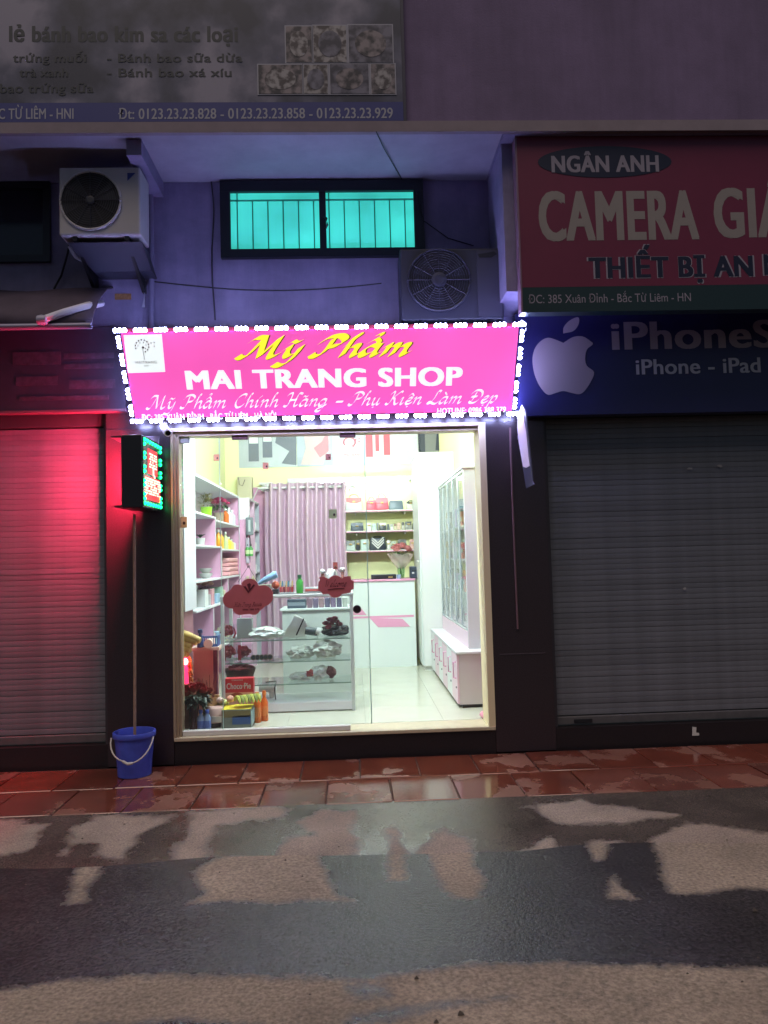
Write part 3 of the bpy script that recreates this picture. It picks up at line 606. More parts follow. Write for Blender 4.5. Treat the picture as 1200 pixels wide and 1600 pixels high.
# small lead drooping from the strip's end
e = Vector((SX1+.03, 0, 0))+ST
O('sign_lead', MB().tube([e+Vector((-.05, -.0, .0)), e+Vector((-.01, -.01, .045)), e+Vector((.02, -.01, .02)), e+Vector((.02, 0, -.03))], .003), M_WHITE, sign, smooth=True)
e = Vector((SX1-.01, 0, 0))+SB
O('sign_lead', MB().tube([e, e+Vector((.005, -.01, -.03)), e+Vector((-.005, -.01, -.075)), e+Vector((-.05, 0, -.085))], .003), M_WHITE, sign, smooth=True)
# ================================================================== PROJECTING LED BOX
bx0, bx1, by0, by1, bz0, bz1 = -1.53, -1.385, 5.15, 5.63, 1.822, 2.312
led_box = T('led_box_sign', 'black projecting box sign with green bordered red LED face', 'sign', (bx0, by1, bz0))
O('casing', B(bx0+.006, bx1-.006, by0, by1, bz0, bz1), mat('black_casing', (22, 22, 30), .35), led_box, bevel=.006)
O('wall_bracket', MB().box(bx0+.03, bx1-.03, by1, F-.001, bz1-.12, bz1-.08).box(bx0+.03, bx1-.03, by1, F-.001, bz0+.08, bz0+.12), M_DARKMETAL, led_box)
O('top_cover', MB().prism([(bx0+.04, by1-.02, bz1+.001), (bx0+.04, by1-.02, bz1+.06), (bx0+.04, by0+.12, bz1+.001)], (.1, 0, 0)), mat('cover_grey', (130, 120, 140), .6), led_box)
def em(name, col, s):
    if name in MATS: return MATS[name]
    m_ = bpy.data.materials.new(name); m_.use_nodes = True; q_ = m_.node_tree.nodes['Principled BSDF']; q_.inputs['Base Color'].default_value = tuple(lin(col))+(1,)
    q_.inputs['Emission Color'].default_value = tuple(lin(col))+(1,); q_.inputs['Emission Strength'].default_value = s; MATS[name] = m_; return m_
M_GREEN = em('led_green', (20, 255, 140), 4.0); M_RED = em('led_red', (255, 30, 40), 9.0); M_REDW = em('led_red_hot', (255, 170, 150), 3.0); M_REDS = em('led_red_strong', (255, 52, 86), 980.0)
gm = MB().lathe([(.013, 0), (.013, .006), (.008, .012), (.002, .014)], (0, 0, 0), 8, 'X'); GME = mesh_of(gm, 'green_led', smooth=True); GME.materials.append(M_GREEN)
GMEL = mesh_of(MB().lathe([(.013, 0), (.013, -.006), (.008, -.012), (.002, -.014)], (0, 0, 0), 8, 'X'), 'green_led', smooth=True); GMEL.materials.append(M_GREEN)
for face, xf, me in ((1, bx1, GME), (-1, bx0, GMEL)):
    O('face_panel', B(xf-.0055 if face > 0 else xf-.0005, xf+.0005 if face > 0 else xf+.0055, by0+.008, by1-.008, bz0+.008, bz1-.008), mat('led_face_dark', (40, 44, 44), .25), led_box)
    for k in range(7):
        yy = by0+.03+k*(by1-by0-.06)/6
        for zz in ((bz0+.03, bz1-.03) if face > 0 else ()): OM('green_led', me, (xf+face*.001, yy, zz), led_box)
    for k in range(1, 14):
        zz = bz0+.03+k*(bz1-bz0-.06)/14
        if k % 3 and face > 0:
            for yy in (by0+.025, by1-.03): OM('green_led', me, (xf+face*.001, yy, zz), led_box)
# lit figures on the face: dot-matrix strokes in two blocks
fm1, fm2 = MB(), MB(); xf = bx1+.002
random.seed(3)
for r_ in range(6):
    z = bz1-.115-r_*.018
    for c_ in range(9):
        y = by0+.15+c_*.022
        if rnd() < .78: fm1.box(xf, xf+.003, y, y+ru(.012, .02), z, z+.011)
for r_ in range(7):
    z = bz0+.20-r_*.017
    for c_ in range(18):
        y = by0+.05+c_*.0215
        if rnd() < .8: fm2.box(xf, xf+.003, y, y+ru(.012, .02), z, z+.011)
fm2.box(xf, xf+.003, by0+.24, by0+.27, bz0+.235, bz0+.29).box(xf, xf+.003, by0+.27, by0+.30, bz0+.22, bz0+.24)
O('red_figures', fm1, M_REDW, led_box); O('red_figures', fm2, M_REDW, led_box)
O('red_patch', B(bx1+.0008, bx1+.0016, by0+.12, by0+.37, bz1-.25, bz1-.075), em('led_red_dim', (255, 40, 50), 1.0), led_box)
O('red_patch', B(bx1+.0008, bx1+.0016, by0+.045, by0+.44, bz0+.06, bz0+.22), MATS['led_red_dim'], led_box)
fm3 = MB()
for r_ in range(9):
    z = bz1-.14-r_*.03
    for c_ in range(8):
        y = by0+.20+c_*.033; fm3.box(bx0-.004, bx0-.0008, y, y+.023, z, z+.016)
O('red_figures', fm3, M_REDS, led_box)
O('added_glow_shield', B(bx0-.07, bx0+.004, by0+.006, by1-.006, bz1-.018, bz1-.006), MATS['black_casing'], led_box); O('added_glow_shield', B(bx0-.05, bx0+.004, by0+.006, by1-.006, bz0+.006, bz0+.018), MATS['black_casing'], led_box)  # lips added on the unseen face to confine its red glow on the shutter
# ================================================================== OTHER SIGNS
def plane_sign(pts, Y, thick): return MB().prism([(p.x, Y, p.z) for p in pts], (0, thick, 0))
RY = 5.06
x0 = at_y(812, 350, RY).x; zt = at_y(900, 213, RY).z; zm = at_y(900, 448, RY).z; zb_ = at_y(900, 487, RY).z
cs = T('camera_shop_sign', 'unlit red signboard with large camera lettering and green address strip', 'sign', (x0, RY, zb_))
O('sign_panel', B(x0, 4.4, RY, RY+.09, zm, zt), mat('red_vinyl', (104, 32, 60), .4, var=.1, vs=3), cs)
O('address_strip', B(x0, 4.4, RY-.001, RY+.09, zb_, zm-.001), mat('green_vinyl', (22, 44, 48), .4), cs)
O('side_box', B(1.10, 4.4, RY+.091, F+.018, 3.25, 4.298), M_WALL, cs); O('edge_trim', B(x0-.012, x0-.001, RY-.006, RY+.09, zb_, zt), mat('trim_mauve', (120, 90, 110), .5), cs)
c_ = at_y(945, 253, RY); rx = (at_y(1050, 253, RY).x-at_y(841, 253, RY).x)/2; rz = (at_y(945, 229, RY).z-at_y(945, 278, RY).z)/2
O('name_oval', MB().prism([(c_.x+rx*math.cos(2*math.pi*k/40), RY-.0005, c_.z+rz*math.sin(2*math.pi*k/40)) for k in range(40)], (0, -.002, 0)), mat('navy_vinyl', (22, 24, 50), .4), cs)
M_GREYL = mat('grey_letter', (138, 130, 146), .5); M_OLIVE = mat('faded_letter', (136, 128, 126), .5, var=.06); M_NAVY = MATS['navy_vinyl']
m_ = MB(); text_y(m_, 'NGÂN ANH', 862, 1030, 269, 25, RY-.0030, bold=.045); O('lettering', m_, M_GREYL, cs)
m_ = MB(); text_y(m_, 'CAMERA', 843, 1093, 375, 74, RY-.0006, bold=.05); O('lettering', m_, M_OLIVE, cs); m_ = MB(); text_y(m_, 'GIÁ', 1117, 1235, 370, 74, RY-.0006, bold=.05); O('lettering', m_, M_OLIVE, cs)
for bd, xa, xb in (('THIẾT BỊ AN', 918, 1180), ('N', 1192, 1222)):
    m_ = MB(); text_y(m_, bd, xa, xb, 435 if xa < 1000 else 430, 32, RY-.0005, bold=.075); O('lettering_outline', m_, M_GREYL, cs)
    m_ = MB(); text_y(m_, bd, xa+2.5, xb-2.5, 434 if xa < 1000 else 429, 31, RY-.0016, bold=.045); O('lettering', m_, M_NAVY, cs)
m_ = MB(); text_y(m_, 'ĐC: 385 Xuân Đỉnh - Bắc Từ Liêm - HN', 826, 1080, 474, 13, RY-.0016, bold=.0); O('lettering', m_, M_GREYL, cs)
PY = 5.545
x0 = at_y(808, 560, PY).x; zt = at_y(900, 489, PY).z; zb_ = at_y(900, 648, PY).z
ps = T('phone_shop_sign', 'unlit navy phone shop signboard with pale bitten apple emblem', 'sign', (x0, PY, zb_))
O('sign_panel', B(x0, 4.4, PY, PY+.1, zb_, zt), mat('navy_panel', (36, 34, 84), .35, var=.08), ps)
M_PALE = mat('pale_emblem', (152, 138, 148), .5); M_WL = mat('white_letter', (200, 196, 205), .5)
AP = [(880,536),(895,527),(910,526),(922,533),(926,538),(917,546),(914,560),(917,572),(928,582),(922,598),(912,612),(904,616),(893,614),(880,611),(868,614),(857,617),(848,610),(840,597),(834,580),(832,560),(836,544),(845,533),(856,528),(868,531)]
O('apple_emblem', MB().prism([at_y(x, y, PY-.001) for x, y in cr(AP+[AP[0]], 4)[:-1]], (0, -.004, 0)), M_PALE, ps)
LF = [(880,521),(881,511),(890,501),(903,496),(904,506),(896,517)]
O('apple_leaf', MB().prism([at_y(x, y, PY-.001) for x, y in cr(LF+[LF[0]], 4)[:-1]], (0, -.004, 0)), M_PALE, ps)
m_ = MB(); text_y(m_, 'iPhoneS', 956, 1212, 546, 42, PY-.003, bold=.035); O('lettering', m_, M_PALE, ps)
m_ = MB(); text_y(m_, 'iPhone - iPad', 994, 1189, 585, 23, PY-.003, bold=.025); O('lettering', m_, M_WL, ps)
# banner of the bun shop, on the overhang
BY = OVY-.03
zb_ = at_y(300, 190, BY).z; zn = at_y(300, 160, BY).z; x1 = at_y(628, 100, BY).x; ztop = 5.95
bn = T('food_banner', 'large dark printed food banner hung on the overhang wall', 'banner', (x1, BY, zb_))
def banner_mat():
    m = mat('banner_print', (70, 74, 78), .45); n = m.node_tree.nodes; l = m.node_tree.links
    nz = n.new('ShaderNodeTexNoise'); nz.inputs['Scale'].default_value = 2.1; nz.inputs['Detail'].default_value = 7; tc = n.new('ShaderNodeTexCoord'); l.new(tc.outputs['Object'], nz.inputs[0])
    r = n.new('ShaderNodeValToRGB'); r.color_ramp.elements[0].position = .40; r.color_ramp.elements[0].color = tuple(lin((36, 40, 62)))+(1,); r.color_ramp.elements[1].position = .62; r.color_ramp.elements[1].color = tuple(lin((132, 128, 148)))+(1,)
    e = r.color_ramp.elements.new(.5); e.color = tuple(lin((74, 76, 100)))+(1,)
    l.new(nz.outputs[0], r.inputs[0]); l.new(r.outputs[0], n['Principled BSDF'].inputs['Base Color']); return m
O('banner_sheet', B(-6.5, x1, BY, BY+.02, zn, ztop), banner_mat(), bn)
O('phone_strip', B(-6.5, x1, BY-.001, BY+.02, zb_, zn-.001), mat('navy_print', (44, 48, 116), .4), bn)
O('banner_edge', B(x1+.001, x1+.02, BY-.002, BY+.02, zb_, ztop), mat('banner_hem', (34, 32, 60), .5), bn)
M_BT = mat('banner_text', (26, 34, 44), .5); M_BW = mat('banner_white', (150, 150, 165), .5)
m_ = MB(); text_y(m_, 'lẻ bánh bao kim sa các loại', 14, 372, 65, 24, BY-.0005, bold=.05); O('lettering', m_, M_BT, bn)
for bd, xa, xb, yb_, cp_, M_ in (('- Bánh bao sữa dừa', 167, 379, 97, 13, M_BT), ('- Bánh bao xá xíu', 167, 362, 120, 13, M_BT), ('trứng muối', 20, 135, 97, 13, M_BT), ('trà xanh', 30, 106, 120, 13, M_BT), ('bao trứng sữa', 0, 146, 145, 14, M_BT),
                               ('ẮC TỪ LIÊM - HNI', -14, 115, 186, 16, M_BW), ('Đt: 0123.23.23.828 - 0123.23.23.858 - 0123.23.23.929', 185, 614, 186, 16, M_BW)):
    m_ = MB(); text_y(m_, bd, xa, xb, yb_, cp_, BY-.0016, bold=.02); O('lettering', m_, M_, bn)
def two_tone(name, c0, c1, sc_, lo=.42, hi=.58):
    m = mat(name, c0, .45); n = m.node_tree.nodes; l = m.node_tree.links
    nz = n.new('ShaderNodeTexNoise'); nz.inputs['Scale'].default_value = sc_; nz.inputs['Detail'].default_value = 6; tc = n.new('ShaderNodeTexCoord'); l.new(tc.outputs['Object'], nz.inputs[0])
    r = n.new('ShaderNodeValToRGB'); r.color_ramp.elements[0].position = lo; r.color_ramp.elements[0].color = tuple(lin(c0))+(1,); r.color_ramp.elements[1].position = hi; r.color_ramp.elements[1].color = tuple(lin(c1))+(1,)
    l.new(nz.outputs[0], r.inputs[0]); l.new(r.outputs[0], n['Principled BSDF'].inputs['Base Color']); return m
M_PIC = [two_tone('food_photo_a', (34, 32, 44), (130, 120, 126), 16), two_tone('food_photo_b', (58, 50, 56), (150, 146, 150), 22), two_tone('food_photo_c', (40, 40, 60), (108, 106, 124), 12)]
m_ = MB()
for i, (a, b, c, e_) in enumerate([(447,42,487,98),(490,41,541,98),(545,40,613,98),(404,102,472,147),(475,102,512,147),(516,101,576,147),(580,101,617,147)]):
    X0, X1, Z0, Z1 = pxbox(a, b, c, e_, BY); O('photo_border', B(X0-.008, X1+.008, BY-.004, BY-.0005, Z0-.008, Z1+.008), M_BW, bn); ph = O('food_photo', B(X0, X1, BY-.006, BY-.0045, Z0, Z1), M_PIC[i % 3], bn)
    O('bowl', MB().prism([((X0+X1)/2+(X1-X0)*.36*math.cos(2*math.pi*k/20), BY-.0065, (Z0+Z1)/2+(Z1-Z0)*.36*math.sin(2*math.pi*k/20)) for k in range(20)], (0, -.001, 0)), M_PIC[(i+1) % 3], ph)
# dark fascia sign over the left shutter
FY = 5.6
x1 = at_y(196, 600, FY).x; zt = at_y(100, 512, FY).z; zb_ = at_y(100, 640, FY).z
fs = T('fascia_sign', 'dark worn maroon fascia board over the left shutter', 'sign', (x1, FY, zb_))
O('board', B(-6.5, x1, FY, FY+.07, zb_, zt), mat('maroon_board', (48, 38, 56), .55, var=.3, vs=3.5), fs)
O('bottom_trim', B(-6.5, x1, FY-.004, FY+.07, zb_-.02, zb_-.001), mat('trim_pink', (96, 66, 78), .5), fs)
M_FL = mat('faded_print', (112, 74, 92), .6)
m_ = MB()
for (a, b, y, h_) in ((20, 95, 560, 20), (100, 178, 556, 9), (100, 178, 572, 8), (108, 180, 600, 14), (25, 90, 595, 14), (30, 170, 622, 7)):
    X0, X1, Z0, Z1 = pxbox(a, y-h_/2, b, y+h_/2, FY); m_.box(X0, X1, FY-.003, FY-.001, Z0, Z1)
O('faded_block', m_, mat('faded_block', (62, 46, 64), .6, var=.5, vs=16), fs)
# ================================================================== AWNING on the left
aw = T('awning', 'drooping dark canvas awning with pale arm over the left shutter', 'awning', (-1.72, F, 3.5))
zw = at_y(60, 452, F).z
prof = [(F+.015, zw+.0), (F-.12, zw-.05), (F-.3, zw-.17), (F-.42, zw-.31), (F-.46, zw-.40)]
vs = []; ys_ = list(np.linspace(-6.5, -1.74, 40)); mm = MB()
for j, (y, z) in enumerate(prof):
    for i, x in enumerate(ys_): vs.append((x, y+.012*math.sin(x*9+j), z+.018*math.sin(x*6.3+j*1.3)-.05*(x+1.7)*.0))
n_ = len(ys_); mm.add(vs, [(j*n_+i, j*n_+i+1, (j+1)*n_+i+1, (j+1)*n_+i) for j in range(len(prof)-1) for i in range(n_-1)])
cv = O('canvas', mm, mat('awning_canvas', (74, 62, 78), .8, var=.25, vs=6, bump=.3, bs=20), aw, smooth=True)
so_ = cv.modifiers.new('s', 'SOLIDIFY'); so_.thickness = .012
O('front_bar', MB().tube([(-6.5, F-.465, zw-.425), (-1.74, F-.465, zw-.425)], .022, 10), mat('bar_grey', (120, 116, 140), .4, metal=.3), aw, smooth=True)
a, b = at_y(66, 500, F-.5), at_y(136, 478, F-.40)
O('support_arm', MB().tube([a, (a+b)/2+Vector((0,0,.005)), b, b+Vector((.0, .3, .12))], .026, 8), mat('arm_white', (214, 210, 220), .35), aw, smooth=True)
O('arm_cap', MB().lathe([(.012, -.035), (.03, -.03), (.036, 0), (.03, .03), (.012, .035)], (a.x, a.y, a.z), 12, 'X'), mat('cap_grey', (150, 146, 170), .4), aw, smooth=True)
p = at_y(190, 461, F-.02); O('warning_sticker', B(p.x-.06, p.x+.06, F+.012, F+.0195, p.z-.022, p.z+.022), mat('sticker_ochre', (150, 110, 70), .6, var=.5, vs=40), label='small ochre sticker on the wall beside the awning', cat='sticker')
# ================================================================== AIR CONDITIONERS
def aircon(x0, y0, x1, y1, Y, depth, fx, fy, fr_, label, cream, hub, logo):
    X0, X1, Z0, Z1 = pxbox(x0, y0, x1, y1, Y); t = T('air_conditioner', label, 'air conditioner', (X0, Y, Z0), None)
    M = mat('ac_casing_%s' % ('cream' if cream else 'grey'), (172, 168, 174) if cream else (46, 46, 62), .5, var=.06, vs=5)
    O('casing', B(X0, X1, Y, Y+depth, Z0, Z1), M, t, bevel=.012)
    c_ = at_y(fx, fy, Y); r_ = fr_*Y/1200.0
    O('fan_opening', MB().lathe([(r_, .0), (r_, -.004), (.01, -.004)], (c_.x, Y, c_.z), 40, 'Y'), mat('fan_dark', (20, 21, 30), .6), t)
    ring = MB(); ring.tube([(c_.x+r_*1.02*math.cos(2*math.pi*k/40), Y-.008, c_.z+r_*1.02*math.sin(2*math.pi*k/40)) for k in range(41)], .009, 6); O('fan_ring', ring, M, t, smooth=True)
    gm_ = MB()
    for k in range(1, 13): gm_.tube([(c_.x+r_*k/13*math.cos(2*math.pi*j/32), Y-.011, c_.z+r_*k/13*math.sin(2*math.pi*j/32)) for j in range(33)], .0022, 4)
    for k in range(6): a = math.pi*k/6; gm_.tube([(c_.x-r_*math.cos(a), Y-.014, c_.z-r_*math.sin(a)), (c_.x+r_*math.cos(a), Y-.014, c_.z+r_*math.sin(a))], .0028, 4)
    O('fan_grille', gm_, mat('grille_wire_%s' % cream, (52, 52, 66) if cream else (46, 46, 62), .5), t)
    for k in range(3):
        a = 2*math.pi*k/3+.4; pts = [(c_.x+.03*math.cos(a-.5), Y-.006, c_.z+.03*math.sin(a-.5)), (c_.x+r_*.9*math.cos(a-.4), Y-.0055, c_.z+r_*.9*math.sin(a-.4)), (c_.x+r_*.92*math.cos(a+.35), Y-.0065, c_.z+r_*.92*math.sin(a+.35)), (c_.x+.03*math.cos(a+.5), Y-.007, c_.z+.03*math.sin(a+.5))]
        O('fan_blade', MB().prism(pts, (0, .001, 0)), mat('fan_blade', (36, 37, 48), .5), t)
    O('fan_hub', MB().lathe([(hub, 0), (hub, -.012), (hub*.6, -.016)], (c_.x, Y-.006, c_.z), 20, 'Y'), MATS['fan_blade'] if cream else M, t)
    for s in (.18, .82):
        x = X0+(X1-X0)*s; O('wall_bracket', MB().box(x-.015, x+.015, Y+.02, F+.02, Z0-.03, Z0-.001).prism([(x-.012, F+.018, Z0-.031), (x-.012, F+.018, Z0-.25), (x-.012, F-.02, Z0-.25), (x-.012, Y+.05, Z0-.031)], (.024, 0, 0)), M_DARKMETAL, t)
    return t, (X0, X1, Z0, Z1)
ac1, b1 = aircon(92, 261, 219, 367, 5.22, .24, 142, 314, 46, 'cream air conditioner unit with dark round fan beside the dark window', True, .03, True)
X0, X1, Z0, Z1 = b1
O('maker_badge', MB().prism([(X1-.085, 5.216, Z1-.045), (X1-.03, 5.216, Z1-.045), (X1-.085, 5.216, Z1-.10)], (0, .002, 0)), mat('badge_blue', (30, 40, 120), .4), ac1)
O('drip_pan', MB().prism([(X0+.04, 5.26, Z0-.035), (X1+.0, 5.26, Z0-.035), (X1-.0, 5.5, Z0-.15), (X0+.14, 5.5, Z0-.15)], (0, .16, 0)), mat('pan_dark', (44, 44, 60), .6), ac1)
pts = [at_y(108, 385, 5.4), at_y(118, 402, 5.42), at_y(140, 412, 5.5), at_y(175, 420, 5.6), at_y(215, 428, F-.01), at_y(228, 440, F-.01), at_y(224, 480, F-.01)]
O('refrigerant_hose', MB().tube([p_ for p_ in pts], .012), mat('hose_pale', (150, 148, 166), .6), ac1, smooth=True)
O('cable', MB().tube([at_y(110, 372, 5.42), at_y(106, 395, 5.5), at_y(96, 430, F-.01), at_y(84, 452, F-.02)], .008), M_DARKMETAL, ac1, smooth=True)
ac2, b2 = aircon(626, 388, 786, 500, 5.40, .26, 686, 438, 49, 'dim grey air conditioner with ringed fan behind the pink sign', False, .055, False)
X0, X1, Z0, Z1 = b2; cx0 = at_y(744, 400, 5.4).x
O('service_panel', B(cx0, X1-.012, 5.391, 5.3995, Z0+.02, Z1-.02), mat('ac_panel', (58, 57, 74), .5), ac2, bevel=.003)
O('handle_recess', MB().prism([(cx0+.01, 5.389, Z1-.05), (cx0+.13, 5.389, Z1-.03), (cx0+.15, 5.389, Z1-.05), (cx0+.11, 5.389, Z1-.075), (cx0+.02, 5.389, Z1-.075)], (0, .001, 0)), MATS['fan_dark'], ac2)
# loose cable down the upper wall
pts = [at_y(588, 206, OVY-.04), at_y(600, 232, 5.2), at_y(628, 280, F+.0), at_y(650, 300, F-.04), at_y(662, 345, F-.04), at_y(700, 372, F+.01), at_y(740, 384, F+.01)]
O('cable', MB().tube(pts, .004, 6), M_DARKMETAL, smooth=True, label='thin black cable hanging from the ledge past the lit window', cat='cable')
pts = [at_y(x, 440+14*math.sin((x-240)/380*math.pi), F+.014) for x in range(236, 625, 30)]
O('cable', MB().tube(pts, .004, 6), M_DARKMETAL, smooth=True, label='thin cable sagging along the wall above the pink sign', cat='cable')
for j, (P, lb) in enumerate((([(330, 284), (334, 330), (331, 410), (336, 500)], 'grey cable dropping from the soffit past the lit window'), ([(0, 268), (60, 262), (92, 255)], 'thin cable along the soffit to the cream air conditioner'), ([(765, 300), (770, 360), (778, 420), (800, 470), (806, 505)], 'black cable looping down beside the red signboard'))):
    O('cable', MB().tube([at_y(x, y, F+.008) for x, y in cr(P, 4)], .005, 6), mat('cable_grey', (56, 54, 66), .6), smooth=True, label=lb, cat='cable')
pp0, pp1 = at_y(236, 285, F), at_y(236, 500, F)
O('drain_pipe', MB().tube([(pp0.x, F-.012, 4.31), (pp0.x, F-.012, 3.2), (pp0.x+.01, F-.012, 2.75)], .02, 10), mat('pipe_mauve', (120, 114, 146), .6, var=.15), smooth=True, label='slim painted drain pipe on the wall beside the cream air conditioner', cat='pipe')
# ================================================================== RIGHT PILLAR: bent blade sign and conduit
bl = T('blade_sign', 'bent thin blade sign with torn white face at the right pillar', 'sign', (1.25, F, 1.98))
def blade_pts(L): return [Vector((1.245+dx, at_x(x, y, 1.245).y, at_x(x, y, 1.245).z)) for x, y, dx in L]
O('backing', MB().prism(blade_pts([(817,634,0),(821,642,0),(826,690,.0),(832,752,.0),(834,757,0),(822,763,0),(815,720,.0),(810,690,.0),(809,650,.0)]), (.008, 0, 0)), mat('blade_dark', (60, 58, 84), .4), bl)
O('white_face', MB().prism(blade_pts([(816,632,-.004),(820,640,-.004),(820,660,-.004),(822,672,-.004),(824,690,-.004),(826,712,-.004),(828,728,-.004),(823,731,-.004),(818,729,-.004),(815,712,-.004),(811,690,-.004),(809,668,-.004),(810,650,-.004)]), (.003, 0, 0)), mat('blade_white', (226, 214, 222), .4), bl)
O('mount_arm', B(1.25, 1.27, F-.1, F-.001, 2.3, 2.33), M_DARKMETAL, bl)
a, b = at_y(797, 668, F-.01), at_y(807, 983, F-.01)
O('conduit', MB().tube([(a.x, F-.008, a.z), (a.x-.002, F-.008, (a.z*2+b.z)/3), (a.x+.002, F-.008, b.z)], .008, 8), mat('conduit_brown', (112, 84, 88), .6), smooth=True, label='thin brown conduit running down the right granite pillar', cat='pipe')
# ================================================================== CCTV bullet camera
cc = T('security_camera', 'small white bullet security camera at the door frame corner', 'security camera', (-1.36, F, 2.44))
c1 = at_y(256, 668, F-.05); c2 = at_y(268, 684, F-.26)
dv = (c2-c1).normalized()
O('mount', MB().lathe([(.03, 0), (.03, -.012), (.012, -.03), (.012, -.06)], (c1.x-.01, F-.001, c1.z+.02), 14, 'Y'), M_WHITE, cc, smooth=True)
O('body', MB().tube([c1+Vector((0, .02, .0)), c1+dv*.02, c1+dv*.03, c1+dv*.14, c1+dv*.145], [.012, .016, .028, .028, .024], 14), M_WHITE, cc, smooth=True)
O('lens', MB().tube([c1+dv*.1455, c1+dv*.148], [.02, .018], 14), mat('lens_black', (10, 10, 12), .1), cc, smooth=True)
# ================================================================== BUCKET and pole
bk = at_z(214, 1207, 0); bc = (bk.x, 5.45, 0.0)
bkt = T('bucket', 'blue plastic bucket with pale wire handle standing by the left pillar', 'bucket', bc)
pr = [(.108, .0), (.112, .004), (.118, .1), (.128, .22), (.132, .262), (.142, .262), (.144, .268), (.144, .292), (.140, .298), (.134, .297), (.131, .29), (.126, .22), (.116, .1), (.108, .012)]
O('shell', MB().lathe(pr, bc, 36), mat('bucket_blue', (70, 86, 190), .42, var=.22, vs=9, rvar=.15), bkt, smooth=True)
hp = [(bc[0]+.146*math.cos(a), bc[1]-.0+.146*math.sin(a)*1, .28) for a in (0,)]
hd = []
for k in range(15):
    t = k/14; a = math.pi*(1-t); hd.append((bc[0]-.145*math.cos(math.pi*t)*.98, bc[1]-.05-.115*math.sin(math.pi*t), .265-.150*math.sin(math.pi*t)*(.9 if t < .5 else 1)))
O('handle', MB().tube(hd, .005, 8), mat('handle_pale', (190, 184, 176), .5), bkt, smooth=True)
gp = [hd[6], hd[7], hd[8]]; O('handle_grip', MB().tube(gp, .010, 8), MATS['handle_pale'], bkt, smooth=True)
O('pole', MB().tube([(bc[0]-.005, bc[1]+.02, .02), (bc[0]-.006, bc[1]+.05, .9), (bc[0]-.008, F-.16, 1.80)], .0105, 8), mat('bamboo_pole', (150, 122, 104), .6, var=.2, vs=30), smooth=True, label='thin pale pole standing in the blue bucket', cat='pole')
# ================================================================== INSIDE THE SHOP
BW = 9.9; LX = -1.62; RX = 1.15; CZ = 3.32
M_YEL = mat('lemon_wall', (228, 227, 176), .8, var=.03, vs=2); M_IW = mat('interior_white', (226, 226, 222), .6)
M_FLOOR = mat('cream_floor_tile', (196, 196, 178), .16, var=.04, vs=4)
O('shop_floor', B(LX-.1, RX+.1, F+.262, BW+.1, .1, FZ-.002), mat('grout', (150, 148, 134), .6), kind='structure')
flo = bpy.data.objects['shop_floor']; ROOT[flo.name] = flo.location.copy()
fme = mesh_of(B(-.2985, .2985, -.2985, .2985, -.004, 0), 'floor_tile', bevel=.001, seg=1); fme.materials.append(M_FLOOR)
for i in range(5):
    for j in range(7):
        OM('floor_tile', fme, (LX+.3+.6*i-.12, F+.57+.6*j, FZ), flo) if LX+.6*i < RX else None
O('left_wall', B(LX-.1, LX, F+.252, BW+.1, FZ-.1, CZ), M_YEL, kind='structure')
O('right_wall', B(RX, RX+.1, F+.252, BW+.1, FZ-.1, CZ), M_YEL, kind='structure')
O('back_wall', B(LX, RX, BW, BW+.1, FZ-.1, CZ), M_YEL, kind='structure')
O('ceiling', B(LX-.1, RX+.1, F+.252, BW+.1, CZ+.001, CZ+.1), M_IW, kind='structure')
O('front_wall', MB().box(LX-.1, DX0, F+.252, F+.30, 0, CZ).box(DX1, RX+.1, F+.252, F+.30, 0, CZ).box(DX0, DX1, F+.242, F+.30, DZ1, CZ), M_YEL, kind='structure')
M_TUBE = em('tube_light', (230, 250, 252), 240.0); M_TUBEF = em('tube_light_front', (230, 250, 252), 1000.0); M_TUBEB = em('tube_light_back', (230, 250, 252), 48.0)
def tube_light(x0, x1, y, z, wall, label):
    t = T('tube_light', label, 'tube light', ((x0+x1)/2, y, z))
    if wall: O('housing', B(x0-.42, x1+.14, y+.02, BW-.001, z-.008, z+.055), M_WHITE, t, bevel=.006)
    else: O('housing', B(x0-.03, x1+.03, y-.03, y+.03, z+.022, CZ-.0005), M_WHITE, t)
    O('tube', MB().tube([(x0, y, z), (x1, y, z)], .016, 12), M_TUBEB if wall else (M_TUBEF if y < 7 else M_TUBE), t, smooth=True)
    for s in (x0, x1): O('tube_cap', MB().tube([(s-.012 if s == x0 else s+.0, y, z), (s if s == x0 else s+.012, y, z)], .0165, 12), M_WHITE, t)
a, b = at_y(500, 753, BW-.07), at_y(638, 751, BW-.07)
tube_light(a.x, b.x, BW-.07, a.z, True, 'glowing white tube light on the back wall above the bag shelves')
tube_light(-.85, .35, 6.08, CZ-.07, False, 'white ceiling tube light just inside the glass door')
tube_light(-.75, .45, 7.7, CZ-.07, False, 'white ceiling tube light in the middle of the shop')
# ------------------------------------------------------------------ posters on the back wall
PYY = BW-.012
X0, X1, Z0, Z1 = pxbox(373, 650, 655, 728, PYY); Z1 = 3.2
po = T('wall_poster', 'wide grey marble cosmetics poster across the top of the back wall', 'poster', (X0, PYY, Z0))
M_MARB = mat('poster_marble', (186, 188, 190), .4, var=.14, vs=5)
xs1 = at_y(463, 700, PYY).x; xs2 = at_y(520, 700, PYY).x
O('left_print', B(X0, xs1, PYY, BW-.001, Z0, Z1), mat('poster_left', (170, 174, 178), .4, var=.12, vs=4), po)
O('middle_print', B(xs1+.006, xs2, PYY, BW-.001, Z0, Z1), mat('poster_middle', (150, 158, 166), .4, var=.25, vs=3), po)
O('right_print', B(xs2+.002, X1, PYY, BW-.001, Z0, Z1), M_MARB, po)
M_TG = mat('print_tube_grey', (92, 96, 104), .5); M_TR = mat('print_red', (206, 74, 88), .5); M_SKIN = mat('print_skin', (196, 168, 166), .5, var=.1)
